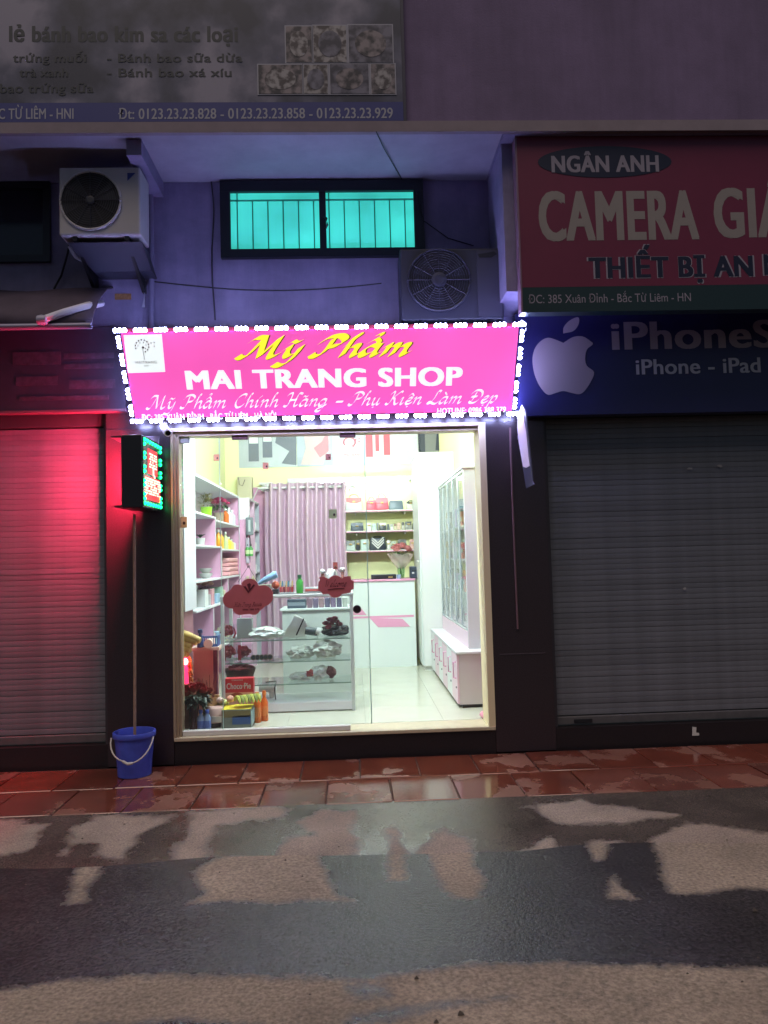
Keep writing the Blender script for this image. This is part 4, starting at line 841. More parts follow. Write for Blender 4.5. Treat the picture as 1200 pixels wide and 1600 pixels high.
def pr_rect(x0, y0, x1, y1, k, material, name): A = pxbox(x0, y0, x1, y1, PYY); return O(name, B(A[0], A[1], PYY-.001*k, PYY-.001*k+.0008, A[2], A[3]), material, po)
pr_rect(388, 650, 404, 721, 1, M_TG, 'printed_tube'); pr_rect(410, 650, 425, 715, 1, M_TG, 'printed_tube')
pr_rect(389, 650, 403, 693, 2, mat('print_cap', (214, 216, 216), .5), 'printed_cap'); pr_rect(411, 650, 424, 690, 2, MATS['print_cap'], 'printed_cap')
def pr_poly(P, k, material, name): O(name, MB().prism([at_y(x, y, PYY-.001*k) for x, y in P], (0, .0008, 0)), material, po)
pr_poly([(437,650),(463,650),(463,727),(440,724),(452,705),(430,692)], 1, M_TG, 'printed_marble_shade')
pr_poly([(470,650),(512,650),(515,690),(505,726),(470,726),(478,700)], 1, M_SKIN, 'printed_face')
pr_poly([(490,700),(503,690),(512,672),(514,705),(500,715)], 2, mat('print_lip', (178, 120, 128), .5), 'printed_lip')
for x0_, x1_, y1_ in ((571, 582, 714), (586, 592, 705), (599, 609, 711)): pr_rect(x0_, 650, x1_, y1_, 1, M_TR, 'printed_lipstick')
pm = MB()
for k in range(14):
    a = math.radians(-50+k*20); c_ = at_y(546+9*math.cos(a), 691-7.5*math.sin(a), PYY-.002); pm.box(c_.x-.012, c_.x+.012, c_.y, c_.y+.001, c_.z-.012, c_.z+.012)
for x, y in ((556, 687), (561, 685), (561, 690)): c_ = at_y(x, y, PYY-.002); pm.box(c_.x-.01, c_.x+.01, c_.y, c_.y+.001, c_.z-.01, c_.z+.01)
c_ = at_y(547, 700, PYY-.002); pm.box(c_.x-.004, c_.x+.004, c_.y, c_.y+.001, c_.z-.06, c_.z+.04)
O('dandelion', pm, mat('print_rose', (176, 92, 104), .5), po)
m_ = MB(); text_y(m_, 'MAITRANG', 538, 565, 713, 4, PYY-.002, bold=.02); O('lettering', m_, MATS['print_rose'], po)
X0, X1, Z0, Z1 = pxbox(653, 650, 693, 706, PYY)
p2 = T('wall_poster', 'narrow dark poster with black tower silhouette in the back corner', 'poster', (X0, PYY, Z0))
O('poster_print', B(X0+.09, X1, PYY, BW-.001, Z0, 3.2), mat('poster_grey', (112, 112, 110), .5), p2); O('dark_band', B(X0, X0+.089, PYY, BW-.001, Z0, 3.2), mat('poster_dark', (40, 44, 58), .5), p2)
x = at_y(686, 690, PYY).x
O('tower_silhouette', MB().prism([(x-.05, PYY-.001, Z0+.02), (x+.05, PYY-.001, Z0+.02), (x+.035, PYY-.001, Z0+.2), (x+.02, PYY-.001, 3.1), (x-.0, PYY-.001, 3.15), (x-.03, PYY-.001, Z0+.22)], (0, .0008, 0)), MATS['poster_dark'], p2)
# ------------------------------------------------------------------ curtain
M_CUR = mat('mauve_curtain', (208, 180, 198), .85, var=.05, vs=3)
c0, c1 = at_y(414, 800, BW-.2).x, at_y(541, 800, BW-.2).x; zt = at_y(470, 758, BW-.2).z
cu = T('curtain', 'mauve pleated curtain hanging from a white rod at the back wall', 'curtain', ((c0+c1)/2, BW-.2, FZ))
nF = 9
def fold(x): t = (x-c0)/(c1-c0); return .055*math.sin(t*nF*2*math.pi+.6*math.sin(t*5))+.018*math.sin(t*31)
vs, fs_ = [], []; NX, NZ = 180, 14
for j in range(NZ+1):
    for i in range(NX+1):
        x = c0+(c1-c0)*i/NX; z = FZ+.04+(zt+.03-FZ-.04)*j/NZ; vs.append((x+.01*math.sin(j*.5), BW-.2+fold(x)*(1.0-.12*math.sin(j*.4)), z))
for j in range(NZ):
    for i in range(NX): fs_.append((j*(NX+1)+i, j*(NX+1)+i+1, (j+1)*(NX+1)+i+1, (j+1)*(NX+1)+i))
O('cloth', MB().add(vs, fs_), M_CUR, cu, smooth=True)
xr0, xr1 = at_y(404, 760, BW-.2).x, at_y(551, 763, BW-.2).x
O('rod', MB().tube([(xr0, BW-.2, zt-.03), (xr1, BW-.2, zt-.03)], .016, 10), M_WHITE, cu, smooth=True)
O('finial', MB().lathe([(.01, 0), (.026, .012), (.026, .03), (.01, .045)], (xr1, BW-.2, zt-.03), 12, 'X'), M_WHITE, cu, smooth=True)
for s in (xr0+.04, xr1-.04): O('bracket', B(s-.01, s+.01, BW-.2, BW-.001, zt-.06, zt-.045), M_WHITE, cu)
for k in range(nF):
    x = c0+(c1-c0)*(k+.5)/nF; O('ring', MB().tube([(x, BW-.2+.03*math.cos(2*math.pi*q/12), zt-.03+.03*math.sin(2*math.pi*q/12)) for q in range(13)], .005, 6), mat('ring_steel', (170, 170, 180), .25, metal=.8), cu, smooth=True)
# pink wall panel behind/left of the curtain
O('pink_wall_panel', B(LX+.36, c0+.06, BW-.03, BW-.001, FZ, at_y(400, 762, BW).z), mat('pink_board', (196, 140, 172), .6), label='plain mauve pink board on the back wall left of the curtain', cat='panel')
# dome camera and breaker box
p = at_y(416, 760, BW-.12); dc = T('security_camera', 'white dome security camera beside the curtain rod', 'security camera', (p.x, BW, p.z))
O('base', B(p.x-.09, p.x+.07, BW-.14, BW-.002, p.z+.02, p.z+.05), M_WHITE, dc, bevel=.006)
O('dome', MB().lathe([(.055, .02), (.055, -.02), (.045, -.05), (.025, -.068), (.004, -.072)], (p.x, BW-.12, p.z), 18), M_WHITE, dc, smooth=True)
O('lens', MB().lathe([(.018, 0), (.016, -.006), (.003, -.007)], (p.x+.015, BW-.17, p.z-.035), 12, 'Y'), MATS['lens_black'], dc, smooth=True)
A = pxbox(371, 745, 394, 780, BW-.1)
bb = T('breaker_box', 'beige metal breaker box high in the back left corner', 'breaker box', (A[0], BW, A[2]))
O('case', B(A[0], A[1], BW-.12, BW-.002, A[2], A[3]), mat('beige_metal', (186, 176, 150), .5), bb, bevel=.005)
O('loose_wire', MB().tube([(A[0]+.02, BW-.13, A[3]-.01), (A[0]+.03, BW-.14, A[3]-.1), (A[0]+.07, BW-.14, A[3]-.12), (A[0]+.1, BW-.13, A[3]-.04)], .004, 6), M_DARKMETAL, bb, smooth=True)
p0, p1 = at_y(404, 762, BW-.05), at_y(388, 795, BW-.05)
O('conduit', MB().tube([p0, p1], .008, 6), M_WHITE, bb, smooth=True)
# ------------------------------------------------------------------ reception counter, bag shelves
cY = 8.9
cx0, cx1 = -.25, .70; cz = at_y(610, 905, cY).z
ct = T('reception_counter', 'white reception counter with pink top edge and pink slanted stripe', 'counter', (0.3, cY, FZ))
M_CW = mat('counter_white', (216, 222, 220), .3)
O('front_panel', B(cx0, cx1, cY, cY+.03, FZ, cz-.022), M_CW, ct); O('end_panel', B(cx0, cx0+.03, cY+.031, cY+.5, FZ, cz-.022), M_CW, ct)
M_PINK = mat('laminate_pink', (216, 150, 182), .35)
O('counter_top', B(cx0-.02, cx1+.01, cY-.02, cY+.52, cz-.021, cz), M_PINK, ct, bevel=.004)
zs = at_y(620, 963, cY).z
O('pink_line', B(cx0+.0, cx1-.02, cY-.003, cY-.0005, zs-.012, zs+.012), M_PINK, ct)
O('slanted_stripe', MB().prism([at_y(x, y, cY-.0008) for x, y in ((577, 965), (629, 967), (641, 979), (591, 980))], (0, -.004, 0)), M_PINK, ct)
O('slanted_stripe', MB().prism([at_y(x, y, cY-.0008) for x, y in ((545, 948), (563, 949), (573, 961), (545, 961))], (0, -.004, 0)), M_PINK, ct)
SHELF_Y0 = BW-.26
bag_shelf = []
for (y0_, xa, xb, lb) in ((798, 539, 657, 'upper white wall shelf carrying the pink and red handbags'), (830, 541, 657, 'middle white wall shelf carrying many small purses'), (861, 539, 657, 'lower white wall shelf carrying the black chevron bag')):
    a = at_y(xa, y0_, SHELF_Y0); b = at_y(xb, y0_, SHELF_Y0)
    s = T('wall_shelf', lb, 'shelf', (a.x, BW, a.z)); bag_shelf.append((a.z+.0, a.x, .80))
    O('board', B(a.x, .80, SHELF_Y0, BW-.001, a.z-.02, a.z), M_IW, s, bevel=.002)
    O('pink_edge', B(a.x, .80, SHELF_Y0-.003, SHELF_Y0-.0005, a.z-.02, a.z-.010), M_PINK, s)
    for q_ in (.15, .85): O('bracket', B(a.x+(.80-a.x)*q_-.008, a.x+(.80-a.x)*q_+.008, SHELF_Y0+.06, BW-.001, a.z-.05, a.z-.0205), M_IW, s)
def bagmat(c): return mat('leather_%d_%d_%d' % c, c, .38, var=.05, vs=20)
def handbag(shelf, x0, x1, y0, name, label, c1, c2, flap=.45, handle=0.0, taper=.9, yoff=0.0, buckle=True, stripes=None):
    z0 = bag_shelf[shelf][0]; Y = BW-.17+yoff
    a, b = at_y(x0, 850, Y).x, at_y(x1, 850, Y).x; h = at_y((x0+x1)/2, y0, Y).z - z0; w2 = (b-a)/2; cx = (a+b)/2; dep = min(.12, .05+w2*.5)
    t = T(name, label, 'bag', (cx, Y, z0), 'handbags on the wall shelves')
    bm_ = MB(); T_ = taper
    bm_.add([(cx-w2, Y-dep/2, z0), (cx+w2, Y-dep/2, z0), (cx+w2, Y+dep/2, z0), (cx-w2, Y+dep/2, z0), (cx-w2*T_, Y-dep*.28, z0+h), (cx+w2*T_, Y-dep*.28, z0+h), (cx+w2*T_, Y+dep*.28, z0+h), (cx-w2*T_, Y+dep*.28, z0+h)],
            [(0,3,2,1),(4,5,6,7),(0,1,5,4),(1,2,6,5),(2,3,7,6),(3,0,4,7)])
    O('body', bm_, bagmat(c1), t, bevel=min(.018, h*.14), smooth=True)
    if flap:
        zt_, zb2 = z0+h*1.005, z0+h*(1-flap); yb = Y-dep*.5*(1)+dep*.22*(1-flap)-.006; yt = Y-dep*.28-.006
        O('flap', MB().prism([(cx-w2*T_*.98, yt, zt_), (cx+w2*T_*.98, yt, zt_), (cx+w2*T_*.99, yb, zb2+h*.12), (cx+w2*.35, yb-.002, zb2), (cx-w2*.35, yb-.002, zb2), (cx-w2*T_*.99, yb, zb2+h*.12)], (0, .006, 0)), bagmat(c2), t, bevel=.002)
        if buckle: O('buckle', B(cx-.018, cx+.018, yb-.009, yb-.003, zb2+h*.02, zb2+h*.16), mat('gold_buckle', (196, 170, 110), .3, metal=.7), t, bevel=.003)
    if handle:
        O('handle', MB().tube([(cx+w2*.55*math.cos(math.pi*(1-k/10)), Y, z0+h+handle*math.sin(math.pi*k/10)-.004) for k in range(11)], .006, 6), bagmat(c2), t, smooth=True)
    if stripes:
        for k in range(3):
            z = z0+h*(.28+.2*k)
            for s in (-1, 1): O('chevron', MB().prism([(cx, Y-dep*.5-.004, z-.03), (cx+s*w2*.7, Y-dep*.5-.004, z+.045), (cx+s*w2*.7, Y-dep*.5-.004, z+.065), (cx, Y-dep*.5-.004, z-.008)], (0, .004+dep*.12, 0)), bagmat(stripes), t)
    return t
HB = handbag
W_, K_, G_ = (214, 214, 208), (34, 38, 48), (104, 118, 130)
HB(0, 541, 568, 778, 'handbag', 'white satchel handbag trimmed in coral red', (205, 210, 204), (206, 84, 84), .4, .05)
HB(0, 574, 590, 782, 'handbag', 'small coral pink handbag beside the larger pink one', (214, 92, 112), (222, 104, 120), .35, .05)
HB(0, 588, 609, 778, 'handbag', 'large coral pink handbag with cream clasp on the upper shelf', (220, 96, 116), (226, 110, 126), .5, .06, yoff=-.03)
HB(0, 609, 632, 782, 'handbag', 'slate grey soft tote bag on the upper shelf', G_, (92, 104, 116), .0, .0)
HB(0, 636, 651, 784, 'handbag', 'small white handbag with dark trim on the upper shelf', (196, 200, 184), (70, 70, 66), .3, .02)
HB(1, 548, 569, 817, 'handbag', 'navy flap handbag with gold clasp on the middle shelf', (52, 62, 80), (46, 56, 74), .5)
for i, (a, b, y, lb, c1, c2) in enumerate([(573,582,817,'plain white purse next to the navy flap bag',W_,(200,204,200)),(582,589,818,'pale mint slim purse on the middle shelf',(190,208,200),(176,196,190)),(589,593,817,'thin grey purse standing on the middle shelf',(130,138,140),(120,128,130)),(593,605,817,'black and white patterned purse on the middle shelf',(56,60,66),(200,200,196)),(605,610,819,'slim charcoal purse on the middle shelf',(92,100,104),(80,88,92)),(610,616,819,'short white purse with dark chain on the middle shelf',W_,(150,150,146)),(616,621,818,'cream purse with brown edge on the middle shelf',(216,206,178),(120,90,70)),(621,627,817,'peach pink purse on the middle shelf',(216,184,164),(206,170,150)),(628,633,816,'white purse with black stripes on the middle shelf',(190,186,176),(80,76,72)),(633,645,815,'zebra grey striped purse on the middle shelf',(140,140,136),(70,72,74)),(645,654,817,'black studded purse at the end of the middle shelf',(62,62,62),(50,50,52))]):
    HB(1, a, b-.4, y, 'purse', lb, c1, c2, .42, 0, yoff=(-.02 if i % 2 else .01), buckle=(b-a > 8))
for a, b, y, lb, c1, c2, kw in [(540,556,845,'white quilted bag with black sides on the lower shelf',(188,198,192),K_,{}),(556,563,844,'slim black bag beside the white quilted one',K_,(40,44,54),{}),(563,577,843,'pale green white soft bag on the lower shelf',(190,206,198),(176,194,188),{}),(577,604,840,'large black handbag with white chevron stripes',(36,42,54),(30,34,44),dict(flap=.0,handle=.02,stripes=(200,200,196))),(604,611,844,'small round white bag beside the chevron bag',(210,210,202),(196,196,190),{}),(611,619,846,'pale sage small bag behind the flowers',(186,196,180),(170,182,166),{}),(621,636,843,'black bag with bow half hidden behind the flowers',(46,46,50),(60,58,60),{}),(640,648,843,'blush pink bag on the lower shelf',(208,168,162),(196,150,146),{}),(648,655,842,'dusty rose striped bag at the end of the lower shelf',(176,140,140),(206,186,180),{})]:
    HB(2, a, b-.4, y, 'handbag', lb, c1, c2, **kw)
# things on the counter
def glassvase(c, r, h, t, name='glass_vase'): return O(name, MB().lathe([(r*.8, 0), (r, h*.5), (r*.9, h), (r*.86, h), (r*.94, h*.5), (r*.74, .01)], c, 14), glass('vase_glass', (.85, .95, .88), .08), t, smooth=True)
def petals(m_, c, r, n=14, seed=0):
    random.seed(seed)
    for k in range(n):
        a = k*2.4; q = k/n; rr = r*(.25+.75*q); up = Vector((math.cos(a)*rr, math.sin(a)*rr, r*(.75-.75*q))); c_ = Vector(c)+up*.55
        tn = Vector((-math.sin(a), math.cos(a), 0)); ou = Vector((math.cos(a), math.sin(a), 0)); w2 = r*(.28+.3*q); hh = r*(.75-.1*q)
        lean = ou*(.15+.55*q)*hh
        m_.add([c_-tn*w2*.5-Vector((0,0,hh*.4)), c_+tn*w2*.5-Vector((0,0,hh*.4)), c_+tn*w2+lean*.5, c_-tn*w2+lean*.5, c_+tn*w2*.6+lean+Vector((0,0,hh*.42)), c_-tn*w2*.6+lean+Vector((0,0,hh*.42))], [(0,1,2,3),(3,2,4,5)])
def leaf(m_, base, d_, L, w_):
    d_ = Vector(d_).normalized(); s = d_.cross(Vector((0, 0, 1)));
    if s.length < .05: s = Vector((1, 0, 0))
    s.normalize(); u = s.cross(d_); b = Vector(base)
    m_.add([b, b+d_*L*.5+s*w_+u*w_*.35, b+d_*L-Vector((0,0,L*.15)), b+d_*L*.5-s*w_+u*w_*.35, b+d_*L*.5], [(0,1,4),(1,2,4),(0,4,3),(4,2,3)])
def bouquet(t, c, R, nrose, rr, M_petal, M_leaf, nleaf, seed, leafL=.06, zscale=.6):
    random.seed(seed)
    for k in range(nrose):
        a = k*2.399; q = math.sqrt((k+.3)/nrose); p = (c[0]+R*q*math.cos(a), c[1]+R*q*math.sin(a)*.8, c[2]+R*zscale*(1-q*q)); m_ = MB(); petals(m_, p, rr*ru(.85, 1.15), 16, seed+k); O('rose', m_, M_petal, t, smooth=True)
    lm_ = MB()
    for k in range(nleaf):
        a = ru(0, 6.28); e_ = ru(-.5, .4); leaf(lm_, (c[0]+R*.5*math.cos(a), c[1]+R*.5*math.sin(a), c[2]-R*.15+ru(-.4, .2)*R), (math.cos(a), math.sin(a), e_), leafL*ru(.7, 1.4), leafL*.28)
    O('leaves', lm_, M_leaf, t, kind='stuff')
M_LEAF = mat('leaf_green', (70, 104, 62), .5, var=.3, vs=20); M_DLEAF = mat('leaf_dark', (30, 44, 34), .5, var=.3, vs=20)
zc = cz
p = at_y(627, 900, cY+.15); fl = T('flower_vase', 'glass vase of pink roses with tulle on the reception counter', 'flowers', (p.x, cY+.15, zc))
glassvase((p.x, cY+.15, zc), .045, .2, fl)
st = MB()
for k in range(7): st.tube([(p.x+.02*math.cos(k), cY+.15+.02*math.sin(k), zc+.01), (p.x+.03*math.cos(k*2), cY+.15+.03*math.sin(k*2), zc+.24)], .004, 5)
O('stems', st, M_LEAF, fl, kind='stuff')
tl = MB(); vs = []; 
for j in range(6):
    for k in range(36):
        a = 2*math.pi*k/36; r = .035+.11*(j/5)**.8*(1+.14*math.sin(a*7+j)); vs.append((p.x+r*math.cos(a), cY+.15+r*math.sin(a), zc+.12+.17*j/5+.012*math.sin(a*5)))
tl.add(vs, [(j*36+k, j*36+(k+1) % 36, (j+1)*36+(k+1) % 36, (j+1)*36+k) for j in range(5) for k in range(36)])
O('tulle', tl, mat('tulle_pink', (226, 204, 200), .9, alpha=.42), fl, smooth=True)
bouquet(fl, (p.x, cY+.15, zc+.32), .12, 9, .05, mat('rose_pink', (206, 130, 132), .7, var=.15, vs=20), M_LEAF, 46, 11, .06)
A = pxbox(580, 900, 619, 905, cY+.1)
bk_ = T('cash_tray', 'long flat black tray on the reception counter', 'tray', (A[0], cY+.1, zc)); O('body', B(A[0], A[1], cY+.08, cY+.24, zc, zc+.055), mat('black_plastic', (30, 32, 38), .35), bk_, bevel=.006); O('latch', B(A[0]+.2, A[0]+.25, cY+.074, cY+.0795, zc+.015, zc+.03), MATS['gold_buckle'], bk_)
A = pxbox(640, 884, 656, 905, cY+.15)
pr_ = T('receipt_printer', 'small dark receipt printer at the end of the counter', 'printer', ((A[0]+A[1])/2, cY+.15, zc)); O('body', B(A[0], A[1], cY+.1, cY+.24, zc, zc+.14), mat('printer_dark', (48, 56, 72), .35), pr_, bevel=.012); O('paper_slot', B(A[0]+.02, A[1]-.02, cY+.094, cY+.0995, zc+.085, zc+.095), MATS['black_plastic'], pr_); O('label_patch', B(A[0]+.025, A[0]+.05, cY+.094, cY+.0995, zc+.055, zc+.072), M_WHITE, pr_)
p = at_y(623, 902, cY+.06); O('small_cup', MB().lathe([(.022, 0), (.028, .05), (.025, .05), (.02, .006)], (p.x, cY+.06, zc), 12), mat('cup_blue', (150, 170, 206), .4), smooth=True, label='tiny pale blue cup beside the vase on the counter', cat='cup')
# ------------------------------------------------------------------ tall white cabinet at the back right
tc_ = T('tall_cabinet', 'tall plain white cabinet at the back right of the shop', 'cabinet', (.93, 8.5, FZ))
A0 = at_y(659, 880, 8.5).x; ztc = at_y(690, 706, 8.5).z
O('carcass', B(A0, RX-.004, 8.5, 9.35, FZ+.05, ztc), M_IW, tc_, bevel=.003); O('plinth', B(A0+.01, RX-.004, 8.53, 9.33, FZ, FZ+.049), M_IW, tc_)
O('door_panel', B(A0-.018, A0-.001, 8.52, 9.33, FZ+.06, ztc-.01), mat('door_white', (214, 220, 216), .35), tc_, bevel=.003)
zk = at_y(658, 877, 8.6).z; O('knob', MB().lathe([(.006, -.019), (.006, -.03), (.014, -.034), (.014, -.045), (.004, -.048)], (A0, 8.6, zk), 10, 'X'), M_WHITE, tc_, smooth=True)
# ------------------------------------------------------------------ right-hand cabinet with glass doors
lx = .832; y0c, y1c = 6.38, 8.47; zl = at_y(730, 1018, y0c).z
rc = T('display_cabinet', 'long white cabinet with pink drawers below and framed glass doors above', 'cabinet', (1.0, y0c, FZ))
M_CB = mat('cabinet_white', (222, 222, 224), .3); M_CP = mat('cabinet_end', (196, 186, 188), .4)
O('lower_carcass', B(lx+.018, RX-.004, y0c, y1c, FZ+.03, zl-.022), M_CP, rc); O('toe_kick', B(lx+.04, RX-.004, y0c+.02, y1c, FZ, FZ+.029), mat('kick_dark', (60, 56, 60), .5), rc)
O('worktop', B(lx-.006, RX-.004, y0c-.008, y1c, zl-.021, zl), M_CB, rc, bevel=.004)
nD = 6; ds = (y1c-y0c)/nD
for k in range(nD):
    ya, yb = y0c+k*ds+.004, y0c+(k+1)*ds-.004
    dr = O('cabinet_door', B(lx, lx+.0175, ya, yb, FZ+.035, zl-.03), M_CB if k % 2 else mat('door_pink', (224, 190, 206), .3), rc, bevel=.003)
    O('handle', MB().tube([(lx, ya+.06, zl-.09), (lx-.022, ya+.06, zl-.095), (lx-.022, ya+.06, zl-.22), (lx, ya+.06, zl-.225)], .007, 6), MATS['laminate_pink'], dr, smooth=True)
    O('lock', MB().lathe([(.009, -.0005), (.009, -.005), (.004, -.006)], (lx, ya+.06, zl-.30), 8, 'X'), MATS['fan_dark'], dr)
ux = .962; uy0 = 6.55; zu0 = zl+.001; zu1 = at_y(722, 727, uy0).z
O('upper_end', B(ux, RX-.004, uy0, uy0+.02, zl+.0005, zu1-.026), mat('upper_end_white', (206, 204, 212), .4), rc)
O('upper_back', B(RX-.02, RX-.005, uy0+.021, y1c, zl+.0005, zu1-.026), M_CB, rc)
O('upper_top', B(ux-.012, RX-.004, uy0-.01, y1c, zu1-.025, zu1), M_CB, rc, bevel=.003)
O('lower_ledge', B(ux, RX-.021, uy0+.021, y1c, zl+.0005, zl+.14), M_PINK if False else mat('ledge_pink', (226, 196, 212), .35), rc)
M_CHR = mat('chrome_frame', (200, 206, 210), .25, metal=.25)
nD = 5; ds = (y1c-uy0-.02)/nD
for k in range(nD):
    ya, yb = uy0+.021+k*ds+.002, uy0+.021+(k+1)*ds-.002; za, zb2 = zl+.145, zu1-.028
    dr = O('glass_door', B(ux+.004, ux+.009, ya+.02, yb-.02, za+.02, zb2-.02), glass('cabinet_glass', (.97, .995, .99), .14), rc)
    O('door_frame', MB().box(ux, ux+.014, ya, ya+.02, za, zb2).box(ux, ux+.014, yb-.02, yb, za, zb2).box(ux, ux+.014, ya+.02, yb-.02, za, za+.02).box(ux, ux+.014, ya+.02, yb-.02, zb2-.02, zb2), M_CHR, dr)
    O('handle', MB().tube([(ux, ya+.05, za+.08), (ux-.02, ya+.05, za+.08), (ux-.02, ya+.05, za+.17), (ux, ya+.05, za+.17)], .005, 6), M_CHR, dr, smooth=True)
for z in (zl+.45, zl+.75, zl+1.05): O('inner_shelf', B(ux+.02, RX-.021, uy0+.021, y1c, z, z+.014), M_CB, rc)
random.seed(91)
for zi, (z, sn) in enumerate(((zl+.45, 'lowest'), (zl+.75, 'middle'), (zl+1.05, 'topmost'))):
    y = uy0+.12
    for cn, c in (('cream', (222, 210, 184)), ('coral', (206, 110, 96)), ('teal', (70, 130, 134)), ('lilac', (176, 156, 196)), ('charcoal', (70, 70, 78)), ('gold', (190, 160, 96))):
        w_, h_ = ru(.10, .17), ru(.09, .2); t = T('cosmetics_box', '%s cosmetics box on the %s shelf of the glass door cabinet' % (cn, sn), 'box', (1.05, y, z+.014), 'boxes in the glass door cabinet')
        O('carton', B(1.0, 1.08, y, y+w_, z+.0145, z+.0145+h_), mat('cos_%s' % cn, c, .45), t, bevel=.003); O('print_band', B(.9985, .9997, y+.01, y+w_-.01, z+.0145+h_*.35, z+.0145+h_*.65), M_WHITE, t); y += w_+ru(.08, .2)
# pink open shelf on the right wall by the door
ps_ = T('wall_shelf_unit', 'narrow pink backed open shelf on the right wall by the door', 'shelf', (1.1, 6.1, FZ))
O('back_panel', B(RX-.016, RX-.002, 5.99, 6.37, FZ+.2, zu1-.0), mat('pink_back', (206, 116, 156), .5), ps_)
for i, y in enumerate((790, 858, 945, 1019)):
    z = at_y(750, y, 6.2).z; O('shelf_board', B(RX-.10, RX-.017, 5.99, 6.37, z-.012, z+.004), M_PINK, ps_)
for (x, y, c, lb) in ((752, 885, (60, 54, 50), 'small dark bottle on the pink shelf by the door'), (753, 1000, (96, 130, 160), 'blue and black bottle low on the pink shelf by the door')):
    p = at_x(x, y+10, RX-.06); O('cosmetic_bottle', MB().lathe([(.018, 0), (.02, .005), (.02, .06), (.010, .07), (.010, .09), (.004, .092)], (RX-.06, 6.15, at_y(750, {885: 858, 1000: 1019}[y] if y != 885 else 945, 6.2).z+.005), 12), mat('bottle_%d' % y, c, .3), smooth=True, label=lb, cat='bottle')
p = at_z(753, 1112, FZ)
for i, dy in enumerate((0, .11)):
    O('slipper', MB().blob((RX-.10-.05*i, 6.08-dy+.02, FZ+.022), (.05, .10, .03), .1, 3+i, 3, flat=-.02), mat('slipper_pink', (220, 150, 166), .6), smooth=True, label=('pink slipper on the floor by the right jamb, closer to the cabinet' if not i else 'pink slipper on the floor by the right jamb, closer to the street'), cat='slipper', group='pink slippers')
# ------------------------------------------------------------------ left shelf unit
AX = -1.30; M_SW = mat('shelf_white', (222, 224, 226), .4); M_SP = mat('shelf_pink', (214, 160, 192), .5)
su = T('shelf_unit', 'white staggered shelf unit with pink dividers along the left wall', 'shelf', (AX, 6.42, FZ))
z1a, z1b, z2a, z2b, z3, z4, ztop_ = 1.873, 1.850, 1.597, 1.576, 1.292, 1.045, 2.17
O('side_panel', B(LX+.002, AX, 5.99, 6.42, 1.07, CZ-.002), M_SW, su)          # broad white face by the glass
O('top_board', B(LX+.002, AX, 6.422, 8.9, ztop_, ztop_+.02), M_SW, su)
O('end_panel', B(LX+.002, AX-.004, 8.88, 8.9, FZ, ztop_-.001), M_SP, su); O('end_edge', B(AX-.003, AX, 8.86, 8.9, FZ, ztop_-.001), M_SW, su)
O('back_panel', B(LX+.001, LX+.012, 6.422, 8.878, FZ, ztop_-.001), M_SW, su)
for (ya, yb, z) in ((6.422, 7.38, z1a), (7.38, 8.858, z1b), (6.422, 7.70, z2a), (7.70, 8.858, z2b), (6.422, 8.858, z3), (6.422, 8.858, z4), (6.422, 8.858, .62)):
    O('shelf_board', B(LX+.013, AX, ya+.0005, yb-.0005, z-.018, z), M_SW, su, bevel=.002)
for (y, za, zb2) in ((7.36, z2a+.001, z1a-.0185), (7.68, z3+.001, z2a-.0185), (8.04, z4+.001, z3-.0185), (7.2, .621, z4-.0185)):
    O('divider', B(LX+.013, AX-.004, y-.009, y+.009, za, zb2), M_SP, su); O('divider_edge', B(AX-.0035, AX, y-.009, y+.009, za, zb2), M_SW, su)
# lower pink panel beneath the broad white face
O('lower_panel', B(LX+.002, AX-.03, 6.0, 6.42, FZ, 1.068), mat('dusty_pink_panel', (160, 112, 122), .6), su)
# second unit
BX = -1.19
sb = T('shelf_unit', 'smaller pegboard shelf unit with hanging tools beside the curtain', 'shelf', (BX, 8.95, FZ)); zt2 = at_y(392, 778, 8.98).z
O('front_panel', B(BX-.26, BX, 8.95, 8.97, FZ, zt2), M_SP, sb); O('front_edge', B(BX-.26, BX+.0, 8.945, 8.9495, zt2-.25, zt2), M_SW, sb)
O('top_board', B(LX+.37-.3, BX, 8.971, BW-.04, zt2-.02, zt2), M_SW, sb); O('back_panel', B(BX-.28, BX-.265, 8.971, BW-.04, FZ, zt2-.021), M_SP, sb)
O('far_panel', B(BX-.264, BX, BW-.06, BW-.041, FZ, zt2-.021), mat('shelf_grey', (182, 186, 194), .5), sb); O('mid_panel', B(BX-.264, BX, 9.40, 9.42, FZ, zt2-.021), mat('shelf_pinkgrey', (204, 170, 190), .5), sb)
for y in (828, 860, 894):
    z = at_y(404, y, 9.6).z; O('small_shelf', B(BX-.10, BX-.0, 9.5, BW-.061, z-.012, z), M_SW, sb)
    O('lotion_bottle', MB().lathe([(.03, 0), (.032, .005), (.032, .09), (.014, .105), (.014, .13), (.005, .132)], (BX-.045, 9.66, z), 12), mat('lotion_white', (226, 228, 226), .35), smooth=True, label={828: 'dark capped lotion bottle on the top corner ledge', 860: 'white lotion bottle on the middle corner ledge', 894: 'white lotion bottle on the lowest corner ledge'}[y], cat='bottle')
